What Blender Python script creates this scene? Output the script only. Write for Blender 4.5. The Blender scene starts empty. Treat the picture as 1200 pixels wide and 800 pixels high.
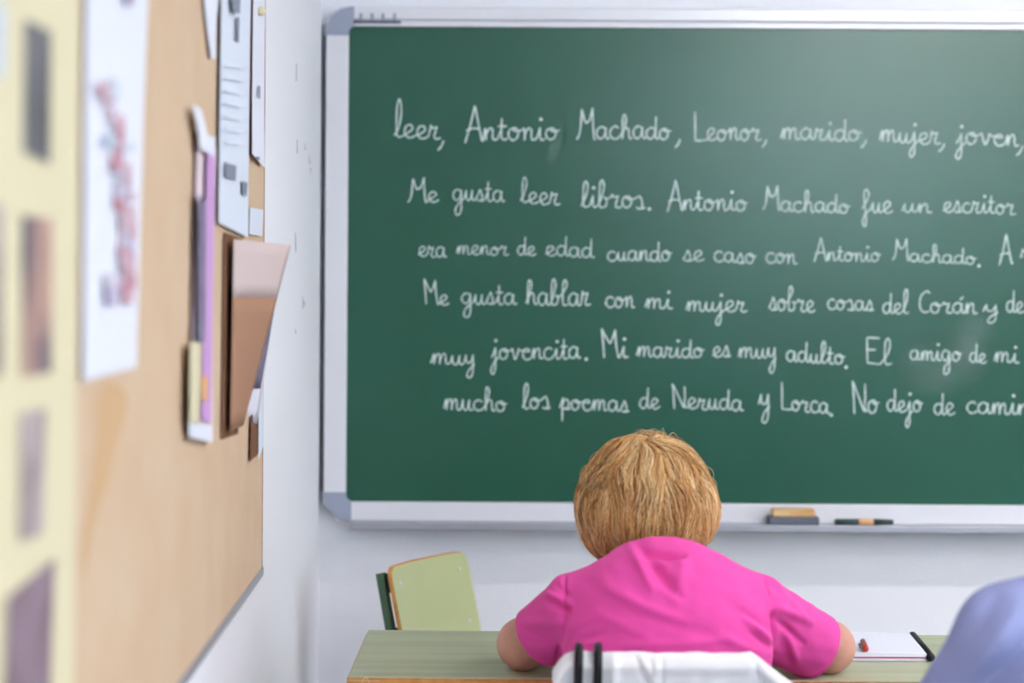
import bpy, bmesh, math, random
import numpy as np
from mathutils import Vector, Matrix
random.seed(7); rng = np.random.default_rng(7)
SC = bpy.context.scene
COL = SC.collection
PI = math.pi

# ------------------------------------------------------------------ camera, light, exposure
F = 2700.0                       # focal length in pixels of the 1200 px wide frame
CX, CY = 568.0, 305.0            # principal point of the (cropped) photograph
CAMZ = 1.416
ROLL = 0.0060
CR, SR = math.cos(ROLL), math.sin(ROLL)
cam = bpy.data.cameras.new('camera'); camo = bpy.data.objects.new('camera', cam); COL.objects.link(camo)
cam.sensor_width = 36.0; cam.sensor_fit = 'HORIZONTAL'; cam.lens = F*36/1200
cam.shift_x = (600-CX)/1200; cam.shift_y = (CY-400)/1200
cam.clip_start = 0.05
camo.matrix_world = Matrix.Translation((0, 0, CAMZ)) @ Matrix.Rotation(PI/2, 4, 'X') @ Matrix.Rotation(ROLL, 4, 'Z')
cam.dof.use_dof = True; cam.dof.focus_distance = 4.15; cam.dof.aperture_fstop = 2.9; cam.dof.aperture_blades = 0
SC.camera = camo
SC.view_settings.view_transform = 'Standard'; SC.view_settings.look = 'None'
SC.view_settings.gamma = 1.0; SC.view_settings.use_curve_mapping = False
SC.view_settings.exposure = 0.06
LAMP = 92.0                      # strength of the ceiling lamp diffusers
SKY = 15.0
w = bpy.data.worlds.new('daylight'); SC.world = w; w.use_nodes = True
w.node_tree.nodes['Background'].inputs[0].default_value = (0.68, 0.88, 1.0, 1)
w.node_tree.nodes['Background'].inputs[1].default_value = SKY

def unroll(px, py):
    dx, dy = px-CX, py-CY
    return dx*CR+dy*SR, -dx*SR+dy*CR
def at(px, py, Y):               # point of the place at depth Y
    a, b = unroll(px, py); return Vector((a*Y/F, Y, CAMZ-b*Y/F))
def onx(px, py, X):              # point on a plane parallel to the left wall
    a, b = unroll(px, py); Y = X*F/a; return Vector((X, Y, CAMZ-b*Y/F))
def onz(px, py, Z):              # point on a horizontal plane
    a, b = unroll(px, py); Y = (CAMZ-Z)*F/b; return Vector((a*Y/F, Y, Z))

# ------------------------------------------------------------------ materials
def s2l(c):
    return tuple(((x/255)/12.92 if x/255 <= .04045 else (((x/255)+.055)/1.055)**2.4) for x in c)+(1,)
def mat(name, col, rough=.6, spec=.5, metal=0, bump=0, bscale=200, var=0, vscale=20, vcol=None, sheen=0, stretch=None):
    m = bpy.data.materials.new(name); m.use_nodes = True
    nt = m.node_tree; b = nt.nodes['Principled BSDF']
    c = s2l(col)
    b.inputs['Base Color'].default_value = c; b.inputs['Roughness'].default_value = rough
    b.inputs['Specular IOR Level'].default_value = spec; b.inputs['Metallic'].default_value = metal
    if sheen: b.inputs['Sheen Weight'].default_value = sheen
    tc = nt.nodes.new('ShaderNodeTexCoord'); mp = nt.nodes.new('ShaderNodeMapping')
    nt.links.new(tc.outputs['Object'], mp.inputs[0])
    if stretch: mp.inputs['Scale'].default_value = stretch
    if var:
        n = nt.nodes.new('ShaderNodeTexNoise'); n.inputs['Scale'].default_value = vscale; n.inputs['Detail'].default_value = 5
        nt.links.new(mp.outputs[0], n.inputs['Vector'])
        r = nt.nodes.new('ShaderNodeValToRGB'); r.color_ramp.elements[0].position = .5-var; r.color_ramp.elements[1].position = .5+var
        r.color_ramp.elements[0].color = c; r.color_ramp.elements[1].color = s2l(vcol or tuple(x*.85 for x in col))
        nt.links.new(n.outputs['Fac'], r.inputs[0]); nt.links.new(r.outputs[0], b.inputs['Base Color'])
    if bump:
        n2 = nt.nodes.new('ShaderNodeTexNoise'); n2.inputs['Scale'].default_value = bscale; n2.inputs['Detail'].default_value = 4
        nt.links.new(mp.outputs[0], n2.inputs['Vector'])
        bp = nt.nodes.new('ShaderNodeBump'); bp.inputs['Strength'].default_value = bump; bp.inputs['Distance'].default_value = .004
        nt.links.new(n2.outputs['Fac'], bp.inputs['Height']); nt.links.new(bp.outputs[0], b.inputs['Normal'])
    return m
def emis(name, col, s):
    m = bpy.data.materials.new(name); m.use_nodes = True; nt = m.node_tree; nt.nodes.clear()
    e = nt.nodes.new('ShaderNodeEmission'); o = nt.nodes.new('ShaderNodeOutputMaterial')
    e.inputs[0].default_value = col; e.inputs[1].default_value = s; nt.links.new(e.outputs[0], o.inputs[0]); return m
M = {}
M['wall'] = mat('wall_paint', (235, 236, 243), .75, .3, bump=.35, bscale=160)
M['rear'] = mat('dark_rear_wall', (92, 102, 108), .8)  # unseen wall kept dark to cut the haze mirrored in the board
M['ceiling'] = mat('ceiling_paint', (236, 237, 240), .9)
M['floor'] = mat('terrazzo', (128, 122, 116), .4, .5, var=.12, vscale=60, vcol=(104, 100, 96))
M['white_rail'] = mat('white_rail', (222, 221, 228), .24, 1.0)
M['grey_plastic'] = mat('grey_plastic', (150, 158, 178), .45, .5, bump=.1, bscale=900)
M['dark_gap'] = mat('dark_seal', (70, 72, 84), .6)
M['alu'] = mat('aluminium', (170, 172, 182), .4, .5, metal=.6)
M['cork'] = mat('cork_board', (203, 174, 144), .9, .2, var=.25, vscale=9, vcol=(210, 186, 160), bump=.15, bscale=300)
M['cork_edge'] = mat('cork_edge', (140, 92, 74), .9)
M['stain'] = mat('amber_stain', (202, 168, 130), .9, .2)
M['cream'] = mat('cream_card', (217, 208, 176), .8, .2)
M['paper'] = mat('white_paper', (224, 227, 240), .8, .2)
M['paper_blue'] = mat('bluish_paper', (214, 222, 236), .8, .2)
M['ink'] = mat('grey_ink', (128, 136, 154), .8)
M['maroon'] = mat('maroon_print', (176, 96, 118), .8, var=.15, vscale=25, vcol=(222, 206, 220))
M['mauve'] = mat('mauve_print', (150, 140, 176), .8, var=.15, vscale=40, vcol=(226, 222, 236))
M['purple'] = mat('purple_print', (200, 154, 210), .7)
M['lilac'] = mat('lilac_page', (228, 208, 214), .7)
M['slate'] = mat('slate_print', (140, 130, 158), .7, var=.2, vscale=40, vcol=(96, 90, 116))
M['kraft'] = mat('kraft_paper', (168, 128, 104), .85, .2)
M['kraft_pale'] = mat('pale_translucent_paper', (206, 188, 186), .85, .2)
M['kraft_and_shade'] = mat('dark_card_and_shade', (110, 70, 42), .9)  # brown of the card tab; also paints the shade inside the leaflet
M['orange'] = mat('orange_print', (226, 170, 120), .8)
M['photo_a'] = mat('dim_photo', (66, 62, 66), .5, var=.2, vscale=8, vcol=(120, 118, 128))
M['photo_b'] = mat('warm_photo', (198, 158, 140), .5, var=.12, vscale=7, vcol=(84, 76, 100))
M['photo_c'] = mat('brown_photo', (92, 74, 70), .5, var=.18, vscale=9, vcol=(190, 176, 178))
M['photo_d'] = mat('mauve_photo', (92, 66, 70), .5, var=.16, vscale=6, vcol=(158, 138, 156))
M['photo_e'] = mat('pale_blue_photo', (176, 192, 214), .5, var=.2, vscale=8, vcol=(210, 216, 226))
M['shirt'] = mat('pink_cotton', (228, 80, 165), .85, .15, bump=.3, bscale=32, sheen=.05)
M['shirt_rib'] = mat('pink_rib', (228, 78, 164), .85, .15, bump=.2, bscale=400)
M['skin'] = mat('skin', (210, 160, 142), .55, .35, var=.3, vscale=25, vcol=(190, 134, 116), bump=.12, bscale=250)
M['trousers'] = mat('dark_trousers', (60, 62, 76), .9)
M['shoe'] = mat('dark_shoe', (40, 38, 40), .5)
M['lav'] = mat('lavender_shirt', (150, 158, 206), .85, .2, bump=.1, bscale=90)
M['jacket'] = mat('white_jacket', (238, 238, 244), .75, .2, bump=.1, bscale=80)
M['black'] = mat('black_leather', (12, 14, 22), .4, .3, bump=.05, bscale=300)
M['olive'] = mat('olive_laminate', (172, 178, 128), .42, .5, var=.3, vscale=4, vcol=(184, 190, 146))
M['ply'] = mat('plywood_edge', (216, 158, 84), .6, var=.2, vscale=60, vcol=(190, 128, 62))
M['green_tube'] = mat('green_steel', (62, 100, 72), .35, .5)
M['black_plastic'] = mat('black_plastic', (24, 28, 28), .5)
M['rivet'] = mat('rivet', (205, 208, 205), .3, .5, metal=.7)
M['desk_top'] = mat('green_laminate', (170, 178, 148), .33, .5, var=.16, vscale=3.2, vcol=(194, 194, 162), stretch=(.7, 9, 9))
M['wood'] = mat('beech', (224, 192, 142), .6, var=.2, vscale=14, vcol=(204, 152, 94), stretch=(1, 6, 6))
M['felt'] = mat('grey_felt', (104, 108, 122), .95, .1, bump=.4, bscale=500)
M['marker'] = mat('dark_green_plastic', (18, 52, 50), .4)
M['pink'] = mat('pink_card', (208, 52, 120), .7)
M['red'] = mat('red_plastic', (190, 44, 40), .35)
M['greypen'] = mat('smoky_plastic', (120, 112, 120), .35)
M['eye'] = mat('eye_white', (235, 232, 228), .2)
M['iris'] = mat('iris', (80, 90, 90), .2)
M['lip'] = mat('lip', (178, 104, 98), .5)
M['lampbody'] = mat('lamp_housing', (235, 236, 238), .5)
M['lamp'] = emis('lamp_diffuser', (1.0, 0.965, 0.95, 1), LAMP)

def chalkboard_mat():
    m = mat('green_board', (40, 92, 74), .27, .55)
    nt = m.node_tree; b = nt.nodes['Principled BSDF']
    tc = nt.nodes.new('ShaderNodeTexCoord')
    n = nt.nodes.new('ShaderNodeTexNoise'); n.inputs['Scale'].default_value = 2.2; n.inputs['Detail'].default_value = 6
    nt.links.new(tc.outputs['Object'], n.inputs['Vector'])
    r = nt.nodes.new('ShaderNodeValToRGB'); r.color_ramp.elements[0].position = .45; r.color_ramp.elements[1].position = .8
    r.color_ramp.elements[0].color = s2l((16, 80, 60)); r.color_ramp.elements[1].color = s2l((24, 86, 68))
    nt.links.new(n.outputs['Fac'], r.inputs[0]); nt.links.new(r.outputs[0], b.inputs['Base Color'])
    return m
M['board'] = chalkboard_mat()
def chalk_mat(name, alpha, scale):
    m = bpy.data.materials.new(name); m.use_nodes = True; nt = m.node_tree
    b = nt.nodes['Principled BSDF']; b.inputs['Base Color'].default_value = s2l((226, 242, 240)); b.inputs['Roughness'].default_value = .95
    b.inputs['Specular IOR Level'].default_value = .1
    tc = nt.nodes.new('ShaderNodeTexCoord'); n = nt.nodes.new('ShaderNodeTexNoise'); n.inputs['Scale'].default_value = scale
    n.inputs['Detail'].default_value = 4
    nt.links.new(tc.outputs['Object'], n.inputs['Vector'])
    mr = nt.nodes.new('ShaderNodeMapRange'); mr.inputs[1].default_value = .3; mr.inputs[2].default_value = .7
    mr.inputs[3].default_value = alpha[0]; mr.inputs[4].default_value = alpha[1]
    nt.links.new(n.outputs['Fac'], mr.inputs[0]); nt.links.new(mr.outputs[0], b.inputs['Alpha'])
    return m
M['chalk'] = chalk_mat('chalk', (.6, 1.0), 260)
def dust_mat():
    m = chalk_mat('chalk_dust', (.0, .14), 9)
    nt = m.node_tree; b = nt.nodes['Principled BSDF']
    a = nt.nodes.new('ShaderNodeAttribute'); a.attribute_name = 'fade'
    mu = nt.nodes.new('ShaderNodeMath'); mu.operation = 'MULTIPLY'
    src = b.inputs['Alpha'].links[0].from_socket
    nt.links.new(src, mu.inputs[0]); nt.links.new(a.outputs['Fac'], mu.inputs[1]); nt.links.new(mu.outputs[0], b.inputs['Alpha'])
    return m
M['dust'] = dust_mat()
def hair_mat(name, stops):
    m = bpy.data.materials.new(name); m.use_nodes = True; nt = m.node_tree; b = nt.nodes['Principled BSDF']
    a = nt.nodes.new('ShaderNodeAttribute'); a.attribute_name = 'tone'
    r = nt.nodes.new('ShaderNodeValToRGB'); e = r.color_ramp.elements
    while len(e) < len(stops): e.new(.5)
    for i, (p, c) in enumerate(stops): e[i].position = p; e[i].color = s2l(c)
    nt.links.new(a.outputs['Fac'], r.inputs[0]); nt.links.new(r.outputs[0], b.inputs['Base Color'])
    b.inputs['Roughness'].default_value = .42; b.inputs['Specular IOR Level'].default_value = .45
    return m
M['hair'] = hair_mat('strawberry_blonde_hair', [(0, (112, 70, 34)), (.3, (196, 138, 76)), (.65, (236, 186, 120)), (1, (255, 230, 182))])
M['hair_base'] = mat('hair_underlayer', (138, 88, 44), .7)
M['dark_hair'] = mat('dark_hair', (58, 52, 50), .6, bump=.6, bscale=120)
def glass_mat():
    m = bpy.data.materials.new('window_glass'); m.use_nodes = True; nt = m.node_tree; nt.nodes.clear()
    t = nt.nodes.new('ShaderNodeBsdfTransparent'); g = nt.nodes.new('ShaderNodeBsdfGlossy'); g.inputs['Roughness'].default_value = .02
    mx = nt.nodes.new('ShaderNodeMixShader'); mx.inputs[0].default_value = .06; o = nt.nodes.new('ShaderNodeOutputMaterial')
    nt.links.new(t.outputs[0], mx.inputs[1]); nt.links.new(g.outputs[0], mx.inputs[2]); nt.links.new(mx.outputs[0], o.inputs[0]); return m
M['glass'] = glass_mat()

# ------------------------------------------------------------------ helpers
def tag(o, label=None, cat=None, group=None, kind=None):
    for k, v in (('label', label), ('category', cat), ('group', group), ('kind', kind)):
        if v: o[k] = v
    return o
def empty(name, loc, rz=0):
    o = bpy.data.objects.new(name, None); COL.objects.link(o); o.empty_display_size = .05
    o.location = loc; o.rotation_euler = (0, 0, rz); return o
def link_bm(name, bm, m, parent=None, smooth=False, world=True):
    me = bpy.data.meshes.new(name)
    bmesh.ops.recalc_face_normals(bm, faces=bm.faces)
    bm.to_mesh(me); bm.free(); me.materials.append(m)
    if smooth: me.polygons.foreach_set('use_smooth', [True]*len(me.polygons))
    o = bpy.data.objects.new(name, me); COL.objects.link(o)
    if parent is not None:
        o.parent = parent
        if world and parent.parent is None: o.matrix_parent_inverse = Matrix.LocRotScale(parent.location, parent.rotation_euler, None).inverted()
    return o
def box(bm, lo, hi, bev=0, seg=2):
    lo, hi = Vector(lo), Vector(hi); c = (lo+hi)/2; s = hi-lo
    r = bmesh.ops.create_cube(bm, size=1, matrix=Matrix.Translation(c) @ Matrix.Diagonal((s.x, s.y, s.z, 1)))
    if bev:
        es = list({e for v in r['verts'] for e in v.link_edges})
        bmesh.ops.bevel(bm, geom=es, offset=bev, segments=seg, affect='EDGES', profile=.5)
def catmull(pts, n=6, closed=False):
    P = [Vector(p) for p in pts]
    if len(P) < 3 and not closed:
        return [P[0].lerp(P[-1], i/n) for i in range(n+1)]
    out = []; L = len(P); rngn = L if closed else L-1
    for i in range(rngn):
        if closed: a, b, c, d = P[(i-1) % L], P[i], P[(i+1) % L], P[(i+2) % L]
        else: a, b, c, d = P[max(i-1, 0)], P[i], P[i+1], P[min(i+2, L-1)]
        for k in range(n):
            t = k/n
            out.append(.5*((2*b)+(c-a)*t+(2*a-5*b+4*c-d)*t*t+(3*b-a-3*c+d)*t*t*t))
    if not closed: out.append(P[-1])
    return out
def tube(bm, path, r, seg=10, closed=False, cap=True, radii=None):
    P = [Vector(p) for p in path]; n = len(P); rings = []
    up = None
    for i in range(n):
        if closed: t = (P[(i+1) % n]-P[i-1]).normalized()
        else: t = (P[min(i+1, n-1)]-P[max(i-1, 0)]).normalized()
        if up is None:
            up = t.orthogonal().normalized()
        up = (up-t*up.dot(t)).normalized(); s = t.cross(up)
        rr = radii[i] if radii else r
        rings.append([bm.verts.new(P[i]+(up*math.cos(a)+s*math.sin(a))*rr) for a in [2*PI*k/seg for k in range(seg)]])
    for i in range(n if closed else n-1):
        A, B = rings[i], rings[(i+1) % n]
        for k in range(seg): bm.faces.new((A[k], A[(k+1) % seg], B[(k+1) % seg], B[k]))
    if cap and not closed:
        bm.faces.new(rings[0][::-1]); bm.faces.new(rings[-1])
def prism(bm, poly, vec):        # polygon (3d points) swept along vec
    vec = Vector(vec)
    a = [bm.verts.new(Vector(p)) for p in poly]; b = [bm.verts.new(Vector(p)+vec) for p in poly]; n = len(a)
    bm.faces.new(a); bm.faces.new(b[::-1])
    for i in range(n): bm.faces.new((a[i], a[(i+1) % n], b[(i+1) % n], b[i]))
def grid_mesh(name, f, nu, nv, m, parent=None, thick=0, offset=0, smooth=True):
    bm = bmesh.new(); V = [[bm.verts.new(f(i/nu, j/nv)) for j in range(nv+1)] for i in range(nu+1)]
    for i in range(nu):
        for j in range(nv): bm.faces.new((V[i][j], V[i+1][j], V[i+1][j+1], V[i][j+1]))
    o = link_bm(name, bm, m, parent, smooth)
    if thick:
        md = o.modifiers.new('thickness', 'SOLIDIFY'); md.thickness = thick; md.offset = offset
    return o

# ------------------------------------------------------------------ the room
XW, YB, ZC = -0.388, 5.45, 2.75
XR, YR = 5.4, -3.4
def struct(name, bm, m, parent=None):
    o = link_bm(name, bm, m, parent)
    if parent is None: o['kind'] = 'structure'
    return o
def slab(name, lo, hi, m):
    bm = bmesh.new(); box(bm, lo, hi); return struct(name, bm, m)
slab('floor', (XW-.15, YR-.15, -.12), (XR+.15, YB+.15, 0), M['floor'])
slab('ceiling', (XW-.15, YR-.15, ZC), (XR+.15, YB+.15, ZC+.12), M['ceiling'])
slab('wall_back', (XW-.15, YB, 0), (XR+.15, YB+.15, ZC), M['wall'])
bm = bmesh.new()                 # unseen rear wall; its high wide opening is added to make the board glare
RW0, RW1, rz0, rz1 = 1.25, 3.35, 1.7, 2.68
box(bm, (XW-.15, YR-.15, 0), (XR+.15, YR, rz0)); box(bm, (XW-.15, YR-.15, rz1), (XR+.15, YR, ZC))
box(bm, (XW-.15, YR-.15, rz0), (RW0, YR, rz1)); box(bm, (RW1, YR-.15, rz0), (XR+.15, YR, rz1))
struct('wall_rear', bm, M['rear'])
e = empty('window_3', ((RW0+RW1)/2, YR-.07, rz0)); e['kind'] = 'structure'
bm = bmesh.new()
for lo, hi in (((RW0, rz0), (RW1, rz0+.05)), ((RW0, rz1-.05), (RW1, rz1)), ((RW0, rz0), (RW0+.05, rz1)), ((RW1-.05, rz0), (RW1, rz1)), (((RW0+RW1)/2-.025, rz0), ((RW0+RW1)/2+.025, rz1))):
    box(bm, (lo[0], YR-.1, lo[1]), (hi[0], YR-.04, hi[1]))
link_bm('window_frame', bm, M['white_rail'], e)
bm = bmesh.new(); box(bm, (RW0+.04, YR-.073, rz0+.04), (RW1-.04, YR-.067, rz1-.04)); link_bm('window_pane', bm, M['glass'], e)
wl = slab('wall_left', (XW-.15, YR, 0), (XW, YB, ZC), M['wall'])
# unseen right wall; its two openings are added for daylight and reflections
bm = bmesh.new()
wins = [(-2.7, -1.7), (.2, 1.2)]; z0, z1 = .95, 2.35
box(bm, (XR, YR, 0), (XR+.15, YB, z0)); box(bm, (XR, YR, z1), (XR+.15, YB, ZC))
ys = [YR]+[v for p in wins for v in p]+[YB]
for a, b in zip(ys[0::2], ys[1::2]): box(bm, (XR, a, z0), (XR+.15, b, z1))
struct('wall_right', bm, M['wall'])
for i, (a, b) in enumerate(wins):
    e = empty('window_%d' % (i+1), (XR+.07, (a+b)/2, z0)); e['kind'] = 'structure'
    bm = bmesh.new()
    for lo, hi in (((a, z0), (b, z0+.06)), ((a, z1-.06), (b, z1)), ((a, z0), (a+.06, z1)), ((b-.06, z0), (b, z1)), (((a+b)/2-.03, z0), ((a+b)/2+.03, z1))):
        box(bm, (XR+.04, lo[0], lo[1]), (XR+.1, hi[0], hi[1]))
    link_bm('window_frame', bm, M['white_rail'], e)
    bm = bmesh.new(); box(bm, (XR+.068, a+.05, z0+.05), (XR+.074, b-.05, z1-.05)); link_bm('window_pane', bm, M['glass'], e)
# little chips in the paint of the left wall
bm = bmesh.new()
for (px, y0, y1, dx) in ((347, 74, 95, 0), (348, 163, 180, 0), (357, 168, 176, .6), (362, 182, 192, 1), (364, 196, 204, -.6), (346, 272, 295, .4), (354.5, 347, 362, .5), (356, 352, 358, 1), (346, 385, 391, .5)):
    a = onx(px, y0, XW); b = onx(px+dx, y1, XW); wd = .007*random.uniform(.6, 1.2)
    q = [a, a+Vector((0, wd*.5, -.004)), b+Vector((0, wd, .004)), b]
    prism(bm, [p+Vector((.0006, 0, 0)) for p in q], (-.002, 0, 0))
struct('paint_chip', bm, M['dark_gap'], wl)
# baseboards
slab('baseboard_back', (XW, YB-.012, 0), (XR, YB, .08), M['grey_plastic'])
slab('baseboard_left', (XW, YR, 0), (XW+.012, YB-.012, .08), M['grey_plastic'])

# ceiling lamps: rows of tubes parallel to the board
li = 0
LROWS = [3.82, 2.2, .58, -1.04, -2.66]
for yy in LROWS:
    for xx in (1.9, 4.2):
        e = empty('ceiling_lamp', (xx, yy, ZC))
        where = {3.82: 'nearest the chalkboard', 2.2: 'in the second row', .58: 'in the third row', -1.04: 'in the fourth row', -2.66: 'in the farthest row'}[yy]
        side = {1.9: 'over the desks', 4.2: 'by the windows'}[xx]
        tag(e, 'long white lamp %s, %s' % (where, side), 'lamp', 'ceiling lamps in rows')
        bm = bmesh.new(); box(bm, (xx-.66, yy-.09, ZC-.07), (xx+.66, yy+.09, ZC), .01); link_bm('housing', bm, M['lampbody'], e)
        bm = bmesh.new(); box(bm, (xx-.62, yy-.032, ZC-.085), (xx+.62, yy+.032, ZC-.066), .006); link_bm('diffuser', bm, M['lamp'], e)

# ------------------------------------------------------------------ chalkboard
BS = YB-.022                     # board surface
FY = YB-.034                     # face of the frame
def bp(px, py, y=BS): return at(px, py, y)
pTL = bp(381.5, 8, FY); pBL = bp(377.5, 612, FY)
X0 = (pTL.x+pBL.x)/2; ZT = bp(420, 7.5, FY).z; ZB = bp(420, 610.5, FY).z; X1 = X0+3.06
FW = .055; TW = .046; BW = .046
board = empty('chalkboard', ((X0+X1)/2, YB, ZB))
tag(board, 'large green chalkboard with white frame and grey corners, covered in white handwriting', 'chalkboard')
bm = bmesh.new(); box(bm, (X0+.02, BS, ZB+.02), (X1-.02, YB, ZT-.02)); link_bm('writing_surface', bm, M['board'], board)
CAP = .068
def rail_profile(bm, a, b, axis, inner):     # rail with a shallow groove near its inner edge
    pass
bm = bmesh.new(); box(bm, (X0+CAP*.5, FY, ZT-TW*.66), (X1-CAP*.5, YB, ZT), .003)
box(bm, (X0+CAP*.5, FY+.003, ZT-TW), (X1-CAP*.5, YB, ZT-TW*.70), .002); link_bm('top_rail', bm, M['white_rail'], board)
bm = bmesh.new(); box(bm, (X0+CAP*.5, FY+.007, ZT-TW*.72), (X1-CAP*.5, YB-.002, ZT-TW*.6)); link_bm('rail_groove', bm, M['grey_plastic'], board)
for nm, xa, xb in (('side_rail', X0, X0+FW), ('side_rail', X1-FW, X1)):
    bm = bmesh.new(); box(bm, (xa+.002, FY, ZB+CAP*.5), (xb, YB, ZT-CAP*.5), .003); link_bm(nm, bm, M['white_rail'], board)
bm = bmesh.new(); box(bm, (X0+CAP*.5, FY, ZB), (X1-CAP*.5, YB, ZB+BW), .003); link_bm('bottom_rail', bm, M['white_rail'], board)
# the dark back edge seen beside the left rail
bm = bmesh.new(); box(bm, (X0-.0045, FY+.012, ZB+CAP), (X0+.004, YB, ZT-CAP)); link_bm('back_edge', bm, M['dark_gap'], board)
for cx_, cz_, sx, sz in ((X0, ZT, 1, -1), (X0, ZB, 1, 1), (X1, ZT, -1, -1), (X1, ZB, -1, 1)):
    poly = []
    n = 10; R = CAP
    for i in range(n+1):
        a = PI/2*i/n; poly.append((cx_+sx*(R-R*math.cos(a)), cz_+sz*(R-R*math.sin(a))))
    wz = TW if sz < 0 else BW; r2 = .016
    poly.append((cx_+sx*R, cz_+sz*wz))
    for i in range(5):
        a = PI/2*i/4; poly.append((cx_+sx*(FW+r2-r2*math.sin(a)), cz_+sz*(wz+r2-r2*math.cos(a))))
    poly.append((cx_+sx*FW, cz_+sz*R))
    bm = bmesh.new(); prism(bm, [(x, FY-.0025, z) for x, z in poly], (0, YB-FY+.002, 0)); link_bm('corner_cap', bm, M['grey_plastic'], board)
for px in (423, 436, 449, 462.5):
    a = bp(px, 15.5, FY); bm = bmesh.new(); box(bm, (a.x-.0035, FY-.004, a.z-.019), (a.x+.0035, FY+.001, a.z), .001); link_bm('clip', bm, M['grey_plastic'], board)
a = bp(414, 24.5, FY); b = bp(470, 24.8, FY)
bm = bmesh.new(); box(bm, (a.x, FY-.003, a.z-.005), (b.x, FY+.001, a.z), .001); link_bm('clip_strip', bm, M['dark_gap'], board)
# chalk tray along the bottom
TD = .075
tx0 = X0+CAP; tzt = ZB+.003
bm = bmesh.new(); box(bm, (tx0, FY-TD, tzt-.004), (X1-CAP, FY+.002, tzt), .0015)
box(bm, (tx0, FY-TD-.004, tzt-.014), (X1-CAP, FY-TD+.002, tzt+.002), .002); link_bm('chalk_tray', bm, M['alu'], board)

# ------------------------------------------------------------------ handwriting: a single-stroke school hand
G = {}
def g(ch, wd, link, strokes, dots=(), extra=(), high=False): G[ch] = (wd, link, strokes, dots, extra, high)
bowl = [(.72, .85), (.42, 1), (.1, .7), (.1, .25), (.38, 0), (.66, .3), (.77, .95)]
g('a', 1.0, 0, [bowl, [(.77, .95), (.75, .35), (.86, .02), (1.05, .12)]])
g('á', 1.0, 0, [bowl, [(.77, .95), (.75, .35), (.86, .02), (1.05, .12)]], (), [[(.6, 1.25), (.85, 1.6)]])
g('b', .9, 1, [[(0, .1), (.3, .8), (.48, 1.7), (.36, 2.2), (.2, 1.9), (.15, 1), (.15, .2), (.32, 0), (.6, .15), (.68, .6), (.5, .85), (.6, .72), (.92, .8)]], high=True)
g('c', .85, 0, [[(.75, .82), (.5, 1), (.15, .75), (.1, .3), (.35, 0), (.65, .04), (.85, .22)]])
g('d', 1.0, 0, [bowl, [(.8, 1.95), (.77, 1), (.76, .3), (.88, .02), (1.05, .12)]])
g('e', .85, 1, [[(0, .12), (.35, .38), (.66, .72), (.5, 1), (.22, .85), (.12, .4), (.35, 0), (.65, .05), (.88, .22)]])
g('f', .75, 1, [[(.02, .3), (.45, 1.2), (.58, 1.8), (.4, 2.15), (.2, 1.9), (.22, 1), (.3, 0), (.36, -.9), (.24, -1.35), (.06, -1.0), (.2, -.35), (.5, .1), (.75, .3)]])
g('g', 1.0, 0, [[(.72, .88), (.42, 1), (.1, .7), (.12, .25), (.4, .02), (.66, .3), (.76, .95)], [(.76, .95), (.76, 0), (.74, -.9), (.5, -1.3), (.25, -1.1), (.35, -.55), (.75, -.05), (1.02, .2)]])
g('h', .95, 1, [[(0, .1), (.3, .8), (.46, 1.7), (.36, 2.1), (.22, 1.9), (.18, 1), (.18, 0)], [(.18, 0), (.24, .6), (.46, .98), (.65, .85), (.68, .3), (.78, .02), (.97, .12)]])
g('i', .58, 1, [[(0, .1), (.18, .6), (.28, .98)], [(.28, .98), (.26, .3), (.36, .02), (.6, .12)]], [(.32, 1.6)])
g('j', .6, 1, [[(0, .1), (.25, .7), (.32, 1)], [(.32, 1), (.32, 0), (.3, -.9), (.12, -1.3), (-.05, -1.05), (.1, -.5), (.4, -.05), (.62, .2)]], [(.36, 1.6)])
g('l', .58, 1, [[(0, .1), (.3, .8), (.48, 1.7), (.36, 2.2), (.2, 1.9), (.15, 1), (.17, .2), (.32, 0), (.6, .12)]])
g('m', 1.35, 1, [[(0, .1), (.14, .7), (.24, .98)], [(.24, .98), (.22, 0)], [(.22, 0), (.3, .6), (.5, .98), (.62, .8), (.62, 0)], [(.62, 0), (.7, .6), (.9, .98), (1.04, .8), (1.04, .25), (1.15, .02), (1.37, .12)]])
g('n', .95, 1, [[(0, .1), (.12, .7), (.2, .98)], [(.2, .98), (.2, 0)], [(.2, 0), (.28, .6), (.5, .98), (.65, .8), (.65, .25), (.76, .02), (.97, .12)]])
g('o', .92, 0, [[(.5, .98), (.15, .8), (.08, .35), (.3, .02), (.6, .15), (.72, .6), (.55, .95), (.4, .82), (.55, .7), (.95, .78)]], high=True)
g('p', .9, 1, [[(0, .1), (.22, .95)], [(.26, 1.15), (.22, 0), (.2, -1.2)], [(.22, .4), (.4, .95), (.66, .88), (.75, .45), (.55, .03), (.3, .1)], [(.45, .02), (.7, .02), (.92, .12)]])
g('r', .82, 1, [[(0, .1), (.14, .75), (.18, 1.1)], [(.18, 1.1), (.28, .86), (.45, .9), (.6, .98)], [(.6, .98), (.5, .6), (.4, .2), (.52, .0), (.68, .02), (.85, .12)]])
g('s', .78, 1, [[(0, .1), (.28, .7), (.4, 1.08)], [(.4, 1.08), (.56, .6), (.56, .15), (.36, 0), (.14, .12)], [(.36, 0), (.6, .02), (.8, .12)]])
g('t', .66, 1, [[(0, .1), (.26, .8)], [(.3, 1.75), (.28, .8), (.28, .2), (.42, 0), (.68, .12)]], (), [[(.02, 1.08), (.62, 1.1)]])
g('u', .95, 1, [[(0, .1), (.18, .95)], [(.18, .95), (.18, .3), (.34, 0), (.55, .2), (.68, .95)], [(.68, .95), (.66, .3), (.78, .02), (.97, .12)]])
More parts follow.
